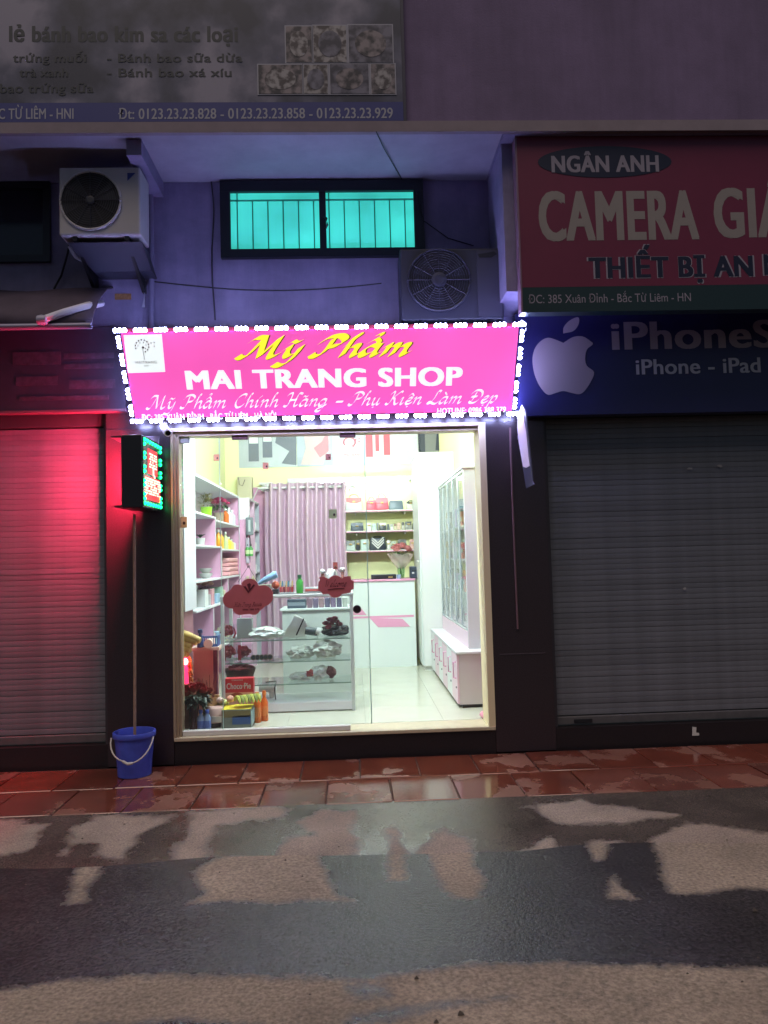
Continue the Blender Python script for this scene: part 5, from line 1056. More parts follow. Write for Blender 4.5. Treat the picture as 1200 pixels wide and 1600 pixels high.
# goods helpers
def bottle(x, y, z, r, h, c, label, cap=None, cat='bottle', group=None, neck=.35, name='bottle', lab=None):
    t = T(name, label, cat, (x, y, z), group)
    O('body', MB().lathe([(r*.85, 0), (r, h*.03), (r, h*.62), (r*neck, h*.78), (r*neck, h*.84)], (x, y, z), 14), mat('plastic_%d_%d_%d' % c, c, .3), t, smooth=True)
    cc_ = cap or (224, 224, 220); O('cap', MB().lathe([(r*neck*1.2, h*.84), (r*neck*1.2, h*.98), (r*neck, h)], (x, y, z), 12), mat('plastic_%d_%d_%d' % cc_, cc_, .35), t, smooth=True)
    if lab: O('label_band', MB().lathe([(r*1.012, h*.18), (r*1.012, h*.5)], (x, y, z), 14), mat('plastic_%d_%d_%d' % lab, lab, .5), t, smooth=True)
    return t
def carton(x0, x1, y0, y1, z0, z1, c, label, stripe=None, cat='box', name='carton', group=None):
    t = T(name, label, cat, ((x0+x1)/2, (y0+y1)/2, z0), group); O('box', B(x0, x1, y0, y1, z0, z1), mat('card_%d_%d_%d' % c, c, .55, var=.04, vs=10), t, bevel=min(.004, (z1-z0)*.1))
    if stripe: O('print_band', B(x0+.004, x1-.004, y0-.0015, y0-.0003, z0+(z1-z0)*.3, z0+(z1-z0)*.7), mat('card_%d_%d_%d' % stripe, stripe, .5), t)
    return t
# upper left shelf goods
xs_ = -1.40
def yat(px): return at_x(px, 800, xs_).y
y = yat(324)-.05
pt = T('pot_plant', 'bushy little plant in a lime green pot on the left shelf', 'plant', (xs_, y, z1a))
O('pot', MB().lathe([(.045, 0), (.055, .09), (.06, .1), (.05, .1), (.042, .01)], (xs_, y, z1a), 16), mat('pot_lime', (150, 200, 50), .4), pt, smooth=True)
lm_ = MB(); random.seed(5)
for k in range(150):
    a, e_ = ru(0, 6.28), ru(-.2, 1.4); dd = (math.cos(a)*math.cos(e_), math.sin(a)*math.cos(e_), math.sin(e_)); r = ru(.02, .085); leaf(lm_, (xs_+dd[0]*r, y+dd[1]*r, z1a+.12+dd[2]*r*1.3), dd, .04, .006)
O('foliage', lm_, mat('dry_olive_leaf', (120, 116, 66), .7, var=.3, vs=20), pt, kind='stuff')
y = yat(342)
pf = T('pot_plant', 'pink flowering plant in a stone pot on the left shelf', 'plant', (xs_, y, z1b))
O('pot', MB().lathe([(.045, 0), (.055, .1), (.06, .11), (.05, .11), (.042, .01)], (xs_, y, z1b), 16), mat('pot_stone', (150, 134, 116), .7), pf, smooth=True)
bouquet(pf, (xs_, y, z1b+.2), .1, 9, .035, mat('flower_magenta', (196, 64, 112), .6, var=.2, vs=20), M_LEAF, 60, 21, .055)
x_ = -1.37
for px, c, lb, h in ((352, (206, 104, 40), 'orange bottle on the upper left shelf', .17), (357, (214, 222, 222), 'first white bottle next to the orange one on the shelf', .19), (362, (208, 222, 224), 'second white bottle on the upper left shelf', .18), (367, (226, 200, 90), 'yellow bottle at the end of the upper left shelf', .19)):
    bottle(x_, at_x(px, 800, x_).y, z1b, .04, h, c, lb)
for px, c, lb, h in ((341, (226, 150, 40), 'tall orange tube on the second left shelf', .2), (345, (222, 170, 60), 'amber bottle on the second left shelf', .19), (352, (196, 206, 150), 'slim pale green tube on the second left shelf', .19), (357, (232, 196, 70), 'yellow bottle among tubes on the second left shelf', .14), (361, (228, 212, 120), 'pale yellow bottle on the second left shelf', .12), (365, (224, 220, 212), 'white tube at the end of the second left shelf', .12)):
    Y_ = at_x(px, 840, x_).y; bottle(x_, Y_, (z2a if Y_ < 7.69 else z2b), .032, h, c, lb)
for k, (dz, c) in enumerate(((0, (222, 160, 166)), (.048, (228, 172, 178)), (.096, (220, 156, 162)), (.144, (226, 168, 172)))):
    O('towel', B(LX+.04, AX-.02, at_x(351, 880, x_).y, at_x(369, 880, x_).y, z3+dz, z3+dz+.046), mat('towel_pink_%d' % k, c, .9, bump=.4, bs=90), bevel=.016, smooth=True, seg=3, label=('pink folded towel at the bottom of the stack', 'pink folded towel second from the bottom of the stack', 'pink folded towel third from the bottom of the stack', 'pink folded towel on top of the stack')[k], cat='towel', group='folded towels')
for px, c, lb in ((372, (226, 220, 60), 'bright yellow tube beside the folded towels'), (376, (90, 200, 190), 'turquoise tube beside the folded towels')): bottle(x_, at_x(px, 880, x_).y, z3, .035, .14, c, lb)
Y_ = at_x(318, 890, -1.42).y
bw = MB().lathe([(.03, 0), (.06, .03), (.065, .05), (.06, .05), (.028, .006)], (-1.40, Y_, z3), 16).lathe([(.03, .052), (.055, .075), (.06, .09), (.052, .09), (.028, .056)], (-1.40, Y_, z3), 16)
O('bowl', MB().lathe([(.03, 0), (.06, .03), (.065, .05), (.06, .05), (.028, .006)], (-1.40, Y_, z3), 16), M_WHITE, smooth=True, label='white bowl, lower of two on the left shelf', cat='bowl'); O('bowl', MB().lathe([(.03, 0), (.055, .03), (.06, .045), (.052, .045), (.028, .006)], (-1.40, Y_, z3+.051), 16), M_WHITE, smooth=True, label='white bowl, upper of two on the left shelf', cat='bowl')
Y_ = at_x(313, 845, -1.4).y; cp_ = T('cup', 'white cup with a dark leafy sprig on the left shelf', 'cup', (-1.40, Y_, z2a)); O('cup_body', MB().lathe([(.035, 0), (.045, .07), (.04, .07), (.03, .01)], (-1.40, Y_, z2a), 14), M_WHITE, cp_, smooth=True)
lm_ = MB()
for k in range(14): a = k*2.4; leaf(lm_, (-1.40, Y_, z2a+.07), (math.cos(a), math.sin(a), .9), .07, .012)
O('sprig', lm_, M_DLEAF, cp_, kind='stuff')
Y_ = at_x(321, 935, -1.40).y
rv = T('flower_vase', 'square white vase of pale dried roses on the left shelf', 'flowers', (-1.40, Y_, z4)); O('vase', B(-1.46, -1.34, Y_-.05, Y_+.05, z4, z4+.1), M_WHITE, rv, bevel=.004)
bouquet(rv, (-1.40, Y_, z4+.18), .075, 7, .036, mat('rose_dried', (206, 156, 146), .7, var=.2, vs=20), M_DLEAF, 10, 31, .04)
# hanging goods at the second unit
X_ = BX+.005
for i, (x0, y0, x1, y1, c, lb) in enumerate([(384, 806, 396, 836, (110, 118, 124), 'grey pack of tools hanging on the pegboard'), (384, 838, 390, 880, (176, 168, 186), 'lilac pouch hanging under the grey tool pack')]):
    a = at_y(x0, y0, 8.93); b = at_y(x1, y1, 8.93); t = T('hanging_pack', lb, 'pack', ((a.x+b.x)/2, 8.93, b.z)); O('pouch', B(a.x, b.x, 8.91, 8.944, b.z, a.z-.02), mat('card_%d_%d_%d' % c, c, .4, var=.2, vs=12), t, bevel=.008); O('hook', MB().tube([((a.x+b.x)/2, 8.944, a.z), ((a.x+b.x)/2, 8.9, a.z), ((a.x+b.x)/2, 8.9, a.z-.03)], .004, 6), M_DARKMETAL, t)
    if i == 0: O('silver_strip', B(a.x+.03, a.x+.055, 8.905, 8.9095, b.z+.04, a.z-.05), M_CHR, t)
for x0, lb in ((387, 'green bottle with black strap hanging on the pegboard, nearer the white shelves'), (392, 'green bottle with black strap hanging on the pegboard, nearer the curtain')):
    p = at_y(x0, 869, 8.92); t = bottle(p.x, 8.92, p.z, .028, .14, (70, 140, 70), lb, (30, 34, 30), lab=(190, 206, 160)); O('strap', MB().tube([(p.x, 8.92, p.z+.13), (p.x-.01, 8.925, p.z+.23), (p.x+.008, 8.94, p.z+.27)], .006, 6), M_DARKMETAL, t)
# ------------------------------------------------------------------ white desk behind the case
A = pxbox(442, 950, 548, 1085, 7.35)
dk = T('work_desk', 'white boxy work desk standing behind the glass case', 'desk', (A[0], 7.35, FZ)); O('body', B(A[0], A[1], 7.35, 7.8, FZ, A[3]-.02), mat('desk_grey_white', (190, 196, 192), .45), dk, bevel=.003); O('desk_top', B(A[0]-.02, A[1]+.02, 7.33, 7.82, A[3]-.019, A[3]), M_CW, dk, bevel=.003)
carton(at_y(449, 940, 7.4).x, at_y(478, 940, 7.4).x, 7.38, 7.5, A[3], A[3]+.085, (50, 64, 80), 'dark navy box on the desk behind the case', (120, 130, 140))
for i in range(7):
    x0 = at_y(480+i*9.2, 940, 7.4).x; c = [(120, 96, 112), (96, 84, 110), (140, 112, 120), (84, 78, 104), (110, 92, 118), (78, 74, 98), (170, 176, 170)][i]
    carton(x0, x0+.048, 7.38, 7.46, A[3], A[3]+.09, c, ['muted plum', 'dark violet', 'dusty mauve', 'deep indigo', 'greyish purple', 'blackish blue', 'pale grey'][i]+' slim carton in the row on the desk', None)
# ------------------------------------------------------------------ glass display case
gY0, gY1 = 6.45, 6.92
gx0, gx1 = at_y(345, 1000, gY0).x, at_y(553, 1000, gY0).x; gz1 = at_y(450, 929, gY0).z
gc = T('display_case', 'aluminium framed glass display case full of gift items inside the shop', 'display case', ((gx0+gx1)/2, gY0, FZ))
M_AL = mat('case_aluminium', (206, 210, 208), .3, metal=.25)
for x in (gx0, gx1-.028):
    for y in (gY0, gY1-.028): O('post', B(x, x+.028, y, y+.028, FZ, gz1-.026), M_AL, gc, bevel=.003)
for (a, b, c, e_) in ((gx0-.004, gx1+.004, gY0-.004, gY0+.03), (gx0-.004, gx1+.004, gY1-.03, gY1+.004)): O('top_rail', B(a, b, c, e_, gz1-.025, gz1), M_AL, gc, bevel=.005)
for x in (gx0-.004, gx1-.026): O('top_rail', B(x, x+.03, gY0+.031, gY1-.031, gz1-.025, gz1), M_AL, gc, bevel=.005)
zc0 = at_y(450, 1098, gY0).z
O('base_panel', B(gx0+.029, gx1-.029, gY0+.003, gY0+.02, FZ+.012, zc0-.004), M_CB, gc); O('deck', B(gx0+.029, gx1-.029, gY0+.021, gY1-.029, zc0-.02, zc0), M_CB, gc); O('base_side', B(gx1-.02, gx1-.004, gY0+.029, gY1-.029, FZ+.012, zc0), M_CB, gc)
M_CG = glass('case_glass', (.98, .995, .99), .05, dirt=.02)
O('front_pane', B(gx0+.0285, gx1-.0285, gY0+.006, gY0+.011, zc0-.003, gz1-.0255), M_CG, gc); O('side_pane', B(gx1-.012, gx1-.007, gY0+.0285, gY1-.0285, zc0+.001, gz1-.0255), M_CG, gc); O('top_pane', B(gx0+.027, gx1-.027, gY0+.031, gY1-.031, gz1-.012, gz1-.005), M_CG, gc)
cz_ = [at_y(450, y, gY0+.05).z for y in (999, 1033, 1068)]
M_SHG = glass('shelf_glass', (.93, .97, .96), .08, dirt=.05)
for z in cz_: O('glass_shelf', B(gx0+.03, gx1-.03, gY0+.03, gY1-.03, z-.008, z), M_SHG, gc); O('shelf_edge', B(gx0+.03, gx1-.03, gY0+.024, gY0+.0295, z-.008, z), mat('glass_green_edge', (110, 134, 124), .25), gc)
gm_y = (gY0+gY1)/2
def gx(px, Y=gm_y): return at_y(px, 1000, Y).x
M_PB = mat('plastic_bag_white', (236, 238, 236), .3); M_PB2 = mat('plastic_bag_grey', (220, 218, 210), .3, alpha=.8); M_RIB = mat('ribbon_red', (150, 22, 40), .4)
def pbag(px0, px1, z0, h, M, lb, seed, knot=True, Y=gm_y):
    a, b = gx(px0, Y), gx(px1, Y); t = T('plastic_bag', lb, 'bag', ((a+b)/2, Y, z0)); O('crumpled_body', MB().blob(((a+b)/2, Y, z0+h*.42), ((b-a)/2, .1, h*.5), .34, seed, 4, flat=-h*.42), M, t, smooth=True)
    if knot: O('knot', MB().blob((b-.01, Y-.02, z0+h*.35), (.03, .025, .025), .6, seed+4, 3), M, t)
pbag(390, 441, cz_[0], .10, M_PB, 'white plastic wrapped parcel on the top shelf of the glass case', 1)
pbag(488, 530, cz_[1], .15, M_PB2, 'large translucent plastic bag on the middle shelf of the glass case', 5)
pbag(449, 487, cz_[1], .11, M_PB2, 'low crumpled plastic bag on the middle shelf of the glass case', 8)
pbag(452, 486, cz_[2], .07, M_PB, 'flat white wrapped parcel tied with red on the lower shelf', 12, False); pbag(486, 514, cz_[2], .12, M_PB, 'white crumpled bag with red contents on the lower shelf', 15, False)
O('red_bow', MB().blob((gx(484), gm_y-.06, cz_[2]+.06), (.035, .03, .025), .7, 3, 3), M_RIB, label='dark red bow on the lower shelf parcels', cat='bow'); O('red_pouch', MB().blob((gx(516), gm_y-.02, cz_[2]+.06), (.045, .05, .05), .3, 6, 3), mat('pouch_maroon', (96, 40, 48), .6), smooth=True, label='maroon pouch at the end of the lower case shelf', cat='pouch')
# leaning white bag, black scroll, dark bouquet
t = T('paper_bag', 'white paper carrier bag leaning inside the glass case', 'bag', (gx(458), gm_y, cz_[0])); a = [at_y(x, y, gm_y) for x, y in ((441, 996), (446, 985), (460, 961), (475, 968), (484, 985), (476, 996))]
O('bag_body', MB().prism(a, (0, .07, 0)), mat('paper_white', (222, 222, 218), .7, var=.05), t, bevel=.006); O('bag_fold', MB().prism([at_y(x, y, gm_y-.002) for x, y in ((462, 992), (474, 966), (475.5, 967), (464, 993))], (0, .001, 0)), M_DARKMETAL, t)
t = T('gift_scroll', 'dark rolled gift with white ribbon inside the glass case', 'gift', (gx(488), gm_y-.05, cz_[0]+.0)); O('roll', MB().tube([at_y(477, 985, gm_y-.05), at_y(498, 988, gm_y-.05)], .034, 14), mat('roll_dark', (52, 60, 66), .5), t, smooth=True); O('ribbon', MB().tube([at_y(494, 986, gm_y-.05), at_y(500, 988, gm_y-.05)], .037, 14), M_WHITE, t, smooth=True)
t = T('dried_bouquet', 'dark red wrapped bouquet lying on the top shelf of the glass case', 'flowers', (gx(522), gm_y, cz_[0]))
bouquet(t, (gx(521), gm_y-.02, cz_[0]+.07), .085, 8, .04, mat('rose_maroon', (120, 36, 58), .6, var=.3, vs=20), mat('wrap_black', (40, 40, 46), .5), 26, 41, .06, .9)
O('wrapping', MB().blob((gx(524), gm_y, cz_[0]+.045), (.12, .07, .05), .3, 9, 3, flat=-.045), MATS['wrap_black'], t)
# ribbon ornaments and compacts
for i, (px, z, h, lb) in enumerate(((354, cz_[0], .125, 'white gift box with red flower on the top shelf of the case'), (356, cz_[1], .13, 'red bow ornament box, first on the middle shelf of the case'), (380, cz_[1], .13, 'red bow ornament box, second on the middle shelf of the case'))):
    x = gx(px); t = T('gift_box', lb, 'gift', (x, gm_y, z)); O('clear_box', B(x-.06, x+.075, gm_y-.04, gm_y+.06, z+.001, z+h), glass('acetate', (.92, .94, .95), .12), t)
    O('base_card', B(x-.055, x+.07, gm_y-.035, gm_y+.055, z+.002, z+.012), M_WHITE, t); O('ribbon', B(x-.04, x-.012, gm_y-.044, gm_y-.0405, z+.001, z+h), M_RIB, t); O('bow', MB().blob((x+.005, gm_y, z+h*.55), (.05, .03, .045), .6, 20+i, 3), M_RIB, t)
t = T('gift_box', 'white gift box with a red curl beside the flower box in the case', 'gift', (gx(384), gm_y, cz_[0])); O('box', B(gx(370), gx(394), gm_y, gm_y+.08, cz_[0], cz_[0]+.17), mat('card_200', (190, 194, 194), .5), t, bevel=.003); O('red_curl', MB().tube([(gx(366), gm_y-.03, cz_[0]+.01), (gx(369), gm_y-.03, cz_[0]+.05), (gx(366), gm_y-.03, cz_[0]+.10)], .008, 6), M_RIB, t, smooth=True)
for k in range(5):
    x = gx(397+k*6.4); t = T('compact_case', ['round bronze compact next to the red bow box in the case', 'round bronze compact second from the red bow box', 'round bronze compact in the middle of the row of compacts', 'round bronze compact second from the plastic bag', 'round bronze compact nearest the plastic bag in the case'][k], 'compact', (x, gm_y-.06, cz_[1]), 'compacts in a row in the glass case')
    O('disc', MB().lathe([(.020, -.006), (.024, -.004), (.024, .004), (.02, .006)], (x, gm_y-.06, cz_[1]+.024), 18, 'Y'), mat('bronze', (120, 100, 84), .3, metal=.5), t, smooth=True); O('mirror', MB().lathe([(.017, -.0065), (.016, -.0075)], (x, gm_y-.06, cz_[1]+.024), 18, 'Y'), mat('mirror_grey', (90, 92, 96), .12, metal=.6), t)
t = T('hair_dryer', 'pale hair dryer with a dark cord on the bottom of the glass case', 'hair dryer', (gx(420), gm_y, zc0)); O('barrel', MB().tube([at_y(405, 1074, gm_y), at_y(416, 1074, gm_y), at_y(431, 1073, gm_y)], [.036, .042, .034], 14), M_WHITE, t, smooth=True); O('grip', MB().tube([at_y(424, 1076, gm_y), (at_y(425, 1090, gm_y)), Vector((at_y(424, 1096, gm_y).x, gm_y, zc0+.012))], [.026, .022, .02], 12), M_WHITE, t, smooth=True)
O('cord', MB().tube([at_y(415, 1066, gm_y-.08), at_y(432, 1064, gm_y-.08), at_y(429, 1075, gm_y-.08), at_y(431, 1096, gm_y-.08)], .005, 6), M_DARKMETAL, t, smooth=True)
t = T('gift_basket', 'dark brown wicker basket with red contents low in the glass case', 'basket', (gx(372), gm_y, cz_[2])); O('basket_body', MB().lathe([(.10, 0), (.13, .10), (.135, .11), (.12, .11), (.09, .01)], (gx(374), gm_y+.02, cz_[2]), 20), mat('wicker_dark', (70, 48, 42), .7, bump=.6, bs=80), t, smooth=True); O('contents', MB().blob((gx(374), gm_y+.02, cz_[2]+.10), (.10, .09, .05), .5, 5, 3), mat('contents_red', (110, 30, 38), .5), t)
# on top of the case
zt_ = gz1
def tx(px, Y=6.6): return at_y(px, 925, Y).x
t = T('brush_holder', 'white tub packed with pale wooden sticks on the case', 'holder', (tx(389), 6.62, zt_)); O('tub', B(tx(380), tx(400), 6.58, 6.68, zt_, zt_+.07), M_WHITE, t, bevel=.004)
sk = MB()
for k in range(26): x = ru(tx(382), tx(398)); sk.tube([(x, ru(6.6, 6.66), zt_+.06), (x+ru(-.01, .01), ru(6.6, 6.66), zt_+ru(.13, .165))], .0035, 5)
O('sticks', sk, mat('wood_pale', (206, 196, 160), .7), t, kind='stuff')
t = T('lotion_tube', 'pale blue and white tube lying across a box on the case', 'tube', (tx(420), 6.6, zt_+.08)); O('tube_body', MB().tube([at_y(404, 912, 6.62), at_y(412, 907, 6.6), at_y(430, 898, 6.58), at_y(432.5, 897, 6.58)], [.012, .022, .032, .03], 14), mat('tube_blue', (150, 190, 226), .35, var=.15, vs=20), t, smooth=True)
carton(tx(402), tx(423), 6.6, 6.68, zt_, zt_+.085, (206, 208, 186), 'pale cream box under the lotion tube on the case')
carton(tx(425), tx(435), 6.6, 6.68, zt_, zt_+.04, (44, 44, 50), 'small black box under the coral pouch on the case'); O('pouch', MB().blob((tx(430), 6.64, zt_+.075), (.03, .03, .035), .2, 4, 3), mat('coral_pouch', (206, 96, 70), .5), smooth=True, label='coral pouch on the small black box on the case', cat='pouch')
t = T('polish_rack', 'clear rack of nail polish bottles on the case', 'rack', (tx(448), 6.62, zt_)); O('rack', MB().box(tx(436), tx(459), 6.57, 6.67, zt_, zt_+.012).box(tx(436), tx(459), 6.66, 6.67, zt_+.012, zt_+.07), glass('rack_clear', (.8, .82, .84), .1), t)
for r_ in range(2):
    for k in range(7):
        x = tx(438+k*3.1); c = [(150, 60, 70), (170, 90, 90), (120, 50, 60), (190, 120, 110), (160, 70, 80), (140, 80, 90), (180, 60, 60)][k]; y = 6.60+r_*.04; pb_ = O('polish_bottle', MB().lathe([(.007, 0), (.008, .04), (.004, .046)], (x, y, zt_+.0125+r_*.012), 8), mat('polish_%d' % k, c, .2), t, smooth=True); O('bottle_cap', MB().lathe([(.0055, .047), (.0045, .085)], (x, y, zt_+.0125+r_*.012), 8), mat('cap_%d' % (k % 3), [(206, 180, 120), (60, 130, 150), (200, 200, 205)][k % 3], .3), pb_, smooth=True)
bottle(tx(468.5), 6.6, zt_, .03, .16, (60, 140, 60), 'green bottle with dark green cap on the case', (40, 84, 60), neck=.5)
carton(tx(476), tx(500), 6.6, 6.66, zt_, zt_+.05, (196, 204, 204), 'white printed box beside the green bottle on the case', (196, 90, 90))
t = T('soft_toy_pack', 'white packs with pompom tops behind the scalloped plaque', 'pack', (tx(522), 6.62, zt_)); O('pack_body', MB().blob((tx(518), 6.64, zt_+.13), (.06, .05, .07), .25, 13, 3, flat=-.13), M_WHITE, t, smooth=True)
for px, py in ((504, 893), (535, 890)):
    p = at_y(px, py, 6.6); O('pompom', MB().blob((p.x, 6.6, p.z), (.024, .024, .022), .15, px, 3), M_WHITE, t, smooth=True); O('pompom_stem', MB().tube([(p.x, 6.6, zt_), (p.x, 6.6, p.z-.015)], .014, 8), mat('stem_rose', (190, 130, 120), .6), t, smooth=True)
p = at_y(524, 884, 6.58); O('tag_card', B(p.x-.02, p.x+.02, 6.578, 6.584, p.z-.03, p.z+.03), mat('brick_card', (150, 60, 58), .6), label='small brick red card above the white packs on the case', cat='card')
# ------------------------------------------------------------------ plaques hanging on the glass
def plaque(name, P, label, strings, scr, extra):
    Y = G-.02; pts = [at_y(x, y, Y) for x, y in P]; c = sum((p for p in pts), Vector())/len(pts); t = T(name, label, 'plaque', (c.x, Y, min(p.z for p in pts)))
    O('board', MB().prism(pts, (0, .006, 0)), mat('plaque_red', (198, 104, 106), .6, var=.06, vs=12), t, bevel=.001)
    M_EN = mat('engraving', (96, 30, 40), .6)
    (body, x0, x1, yb, cap) = scr; m_ = MB(); a = at_y(x0, yb, Y-.002); b = at_y(x1, yb, Y-.002); b.z = a.z; h = at_y(x0, yb-cap, Y).z-a.z; put_script(m_, body, a, b, h, (0, 0, 1), .3); O('lettering', m_, M_EN, t)
    extra(t, Y, M_EN)
    for (xa, ya, xb, yb2) in strings: O('string', MB().tube([at_y(xa, ya, Y), at_y(xb, yb2, Y)], .0016, 5), M_DARKMETAL, t)
    xs, ys2 = strings[0][2], strings[0][3]; p = at_y(xs, ys2, Y); O('suction_hook', MB().lathe([(.012, .016), (.010, .01), (.004, .0)], (p.x, Y, p.z), 10, 'Y'), glass('hook_clear', (.8, .8, .8), .1), t, smooth=True)
def arcs(L):
    out = []
    for (cx, cy, r, a0, a1) in L:
        for k in range(9): a = math.radians(a0+(a1-a0)*k/8); out.append((cx+r*math.cos(a), cy-r*math.sin(a)))
    return out
def ex1(t, Y, M):
    O('tool_emblem', MB().prism([at_y(x, y, Y-.001) for x, y in ((388, 927), (380, 916), (384, 916), (388.5, 923), (396, 913), (398.5, 914))], (0, -.002, 0)), M, t); O('tool_emblem', MB().prism([at_y(x, y, Y-.001) for x, y in ((386, 913), (390, 911), (392, 913), (391, 920), (389, 923))], (0, -.0025, 0)), M, t)
    m_ = MB(); a, b = at_y(379, 954, Y-.002), at_y(405, 954, Y-.002); b.z = a.z; put_text(m_, '0986 388 379', a, b, .012, (0, 0, 1), bold=.02); O('lettering', m_, M, t)
def ex2(t, Y, M): O('underline', MB().prism([at_y(x, y, Y-.001) for x, y in ((512, 921), (524, 919), (538, 919), (538, 920), (524, 920.4), (512, 922))], (0, -.002, 0)), M, t)
plaque('hanging_plaque', arcs([(410,931,17,-75,75),(390,919,15,15,150),(372,925,12,60,160),(362,937,14,110,265),(375,949,12,190,290),(396,950,11,240,330)]), 'cloud shaped dark pink plaque hanging on the glass before the display case', [(372, 910, 388, 885), (402, 908, 388, 885)], ('Hie{^`}n Trang Beaute', 366, 409, 948, 6), ex1)
sc = arcs([(524,912,13,35,145)])+[(506, 901), (500, 901.5)]+arcs([(497,906,3,80,-80)])+[(497, 923), (502, 925), (505, 929)]+[(513, 928)]+arcs([(524,922,12,215,325)])+[(535, 928), (548, 926)]+[(549, 922), (553, 920), (553, 908), (549, 906), (548, 900), (537, 901)]
plaque('hanging_plaque', sc, 'scalloped brick red plaque with curly script hanging on the glass', [(512, 899, 524, 886), (537, 899, 524, 886)], ('Welcome', 507, 541, 917, 10), ex2)
# stickers on the glass
for i, (x, y, w_, c, lb) in enumerate([(338, 715, 4.2, (206, 150, 110), 'small peach sticker on the fixed glass pane, uppermost'), (415, 728, 4.4, (206, 140, 112), 'small peach sticker on the glass door beneath the poster'), (513, 714, 4.2, (150, 96, 84), 'small brown sticker on the glass door near the fitting'), (520, 803, 6.0, (160, 176, 130), 'pale green leafy sticker on the glass before the curtain'), (285, 816, 7.0, (214, 160, 110), 'round orange sticker on the pane beside the frame')]):
    p = at_y(x, y, G-.009); r = w_*G/1200; t = T('sticker', lb, 'sticker', (p.x, G, p.z-r)); O('backing', B(p.x-r, p.x+r, G-.0085, G-.0065, p.z-r*1.2, p.z+r*1.2), mat('sticker_%d' % i, tuple(min(250, int(v*1.25)) for v in c), .6), t); O('motif', MB().prism([(p.x+r*.35+r*.3*math.cos(k), G-.0095, p.z-r*.2+r*.4*math.sin(k)) for k in (0, .9, 2.0, 3.1, 4.2, 5.2)], (0, .0008, 0)), mat('motif_%d' % (i % 2), [(96, 50, 40), (60, 50, 40)][i % 2], .6), t)
# ------------------------------------------------------------------ altar corner
al = T('altar', 'small household altar with gold rolled roof and pink back panel', 'altar', (-1.2, 6.1, FZ))
O('back_panel', B(at_y(302, 1040, 6.33).x, at_y(341, 1040, 6.33).x, 6.33, 6.36, FZ+.001, at_y(320, 1013, 6.33).z), mat('altar_pink', (238, 186, 176), .5), al)
O('altar_top', B(at_y(300, 1012, 6.2).x, at_y(344, 1012, 6.2).x, 6.16, 6.36, at_y(320, 1013, 6.33).z+.001, at_y(320, 1013, 6.33).z+.025), mat('altar_cream', (220, 190, 176), .5), al)
O('side_post', B(at_y(334, 1040, 6.3).x, at_y(340, 1040, 6.3).x, 6.28, 6.32, FZ+.001, at_y(320, 1013, 6.33).z), mat('altar_plum', (110, 50, 76), .5), al)
M_GOLD = mat('roof_gold', (196, 164, 92), .5, var=.2, vs=18)
for i, (xa, ya, xb, yb_) in enumerate(((276, 988, 313, 1001), (277, 994, 308, 1004), (276, 1004, 299, 1010), (276, 1010, 297, 1017), (276, 1017, 293, 1023))):
    O('roof_roll', MB().tube([at_y(xa, ya, 6.02), at_y((xa+xb)/2, (ya+yb_)/2-1, 6.0), at_y(xb, yb_, 5.98)], [.034, .032, .024], 12), M_GOLD, al, smooth=True)
p = at_y(289, 1040, 6.05); zb2 = at_y(289, 1068, 6.05).z
O('lamp_column', MB().lathe([(.026, 0), (.026, p.z-zb2+.06)], (p.x, 6.05, zb2), 16), em('altar_glow', (255, 60, 120), 1.6), al, smooth=True)
p2_ = at_y(290, 1034, 6.0); O('lamp_bulb', MB().blob((p2_.x, 6.0, p2_.z), (.018, .018, .024), .0, 1, 3), em('altar_bulb', (255, 90, 90), 40.0), al, smooth=True)
tm = MB(); random.seed(8)
for s in (-1, 1):
    for k in range(26): x = p.x+s*(.042+ru(-.012, .012)); z = ru(zb2, p.z+.08); tm.tube([(x, 6.03+ru(-.02, .02), z), (x+ru(-.02, .02), 6.03, z-ru(.03, .07))], .006, 5)
O('tassel_fringe', tm, mat('tassel_orange', (206, 120, 70), .8), al, kind='stuff')
O('pedestal', B(LX+.01, p.x+.06, 5.99, 6.3, FZ+.001, zb2-.001), mat('altar_base', (150, 90, 70), .6), al)
A = pxbox(313, 973, 340, 998, 6.2)
bs_ = T('basket', 'small blue plastic basket on the altar top', 'basket', ((A[0]+A[1])/2, 6.25, A[2])); zb3 = at_y(320, 1013, 6.33).z+.026
bmm = MB().box(A[0], A[1], 6.19, 6.196, zb3+.07, zb3+.085).box(A[0], A[1], 6.19, 6.196, zb3, zb3+.02)
for k in range(9): x = A[0]+(A[1]-A[0])*k/8; bmm.box(x-.003, x+.003, 6.19, 6.196, zb3+.02, zb3+.07)
bmm.box(A[0], A[0]+.005, 6.197, 6.3, zb3, zb3+.085).box(A[1]-.005, A[1], 6.197, 6.3, zb3, zb3+.085).box(A[0]+.006, A[1]-.006, 6.197, 6.3, zb3, zb3+.01)
O('basket_walls', bmm, mat('basket_blue', (70, 92, 150), .45), bs_)
O('spray_bottle', MB().lathe([(.026, 0), (.028, .06), (.012, .09), (.012, .11), (.02, .115), (.02, .14), (.006, .145)], (at_y(318, 990, 6.2).x-.02, 6.17, zb3), 12), mat('spray_navy', (50, 66, 110), .35), smooth=True, label='dark blue spray bottle beside the blue basket', cat='bottle')
O('towel_roll', MB().tube([at_y(325, 1006, 6.14), at_y(329, 1003, 6.3)], .035, 14), mat('roll_cream', (224, 200, 186), .8), smooth=True, label='cream rolled cloth with red core on the altar', cat='cloth')
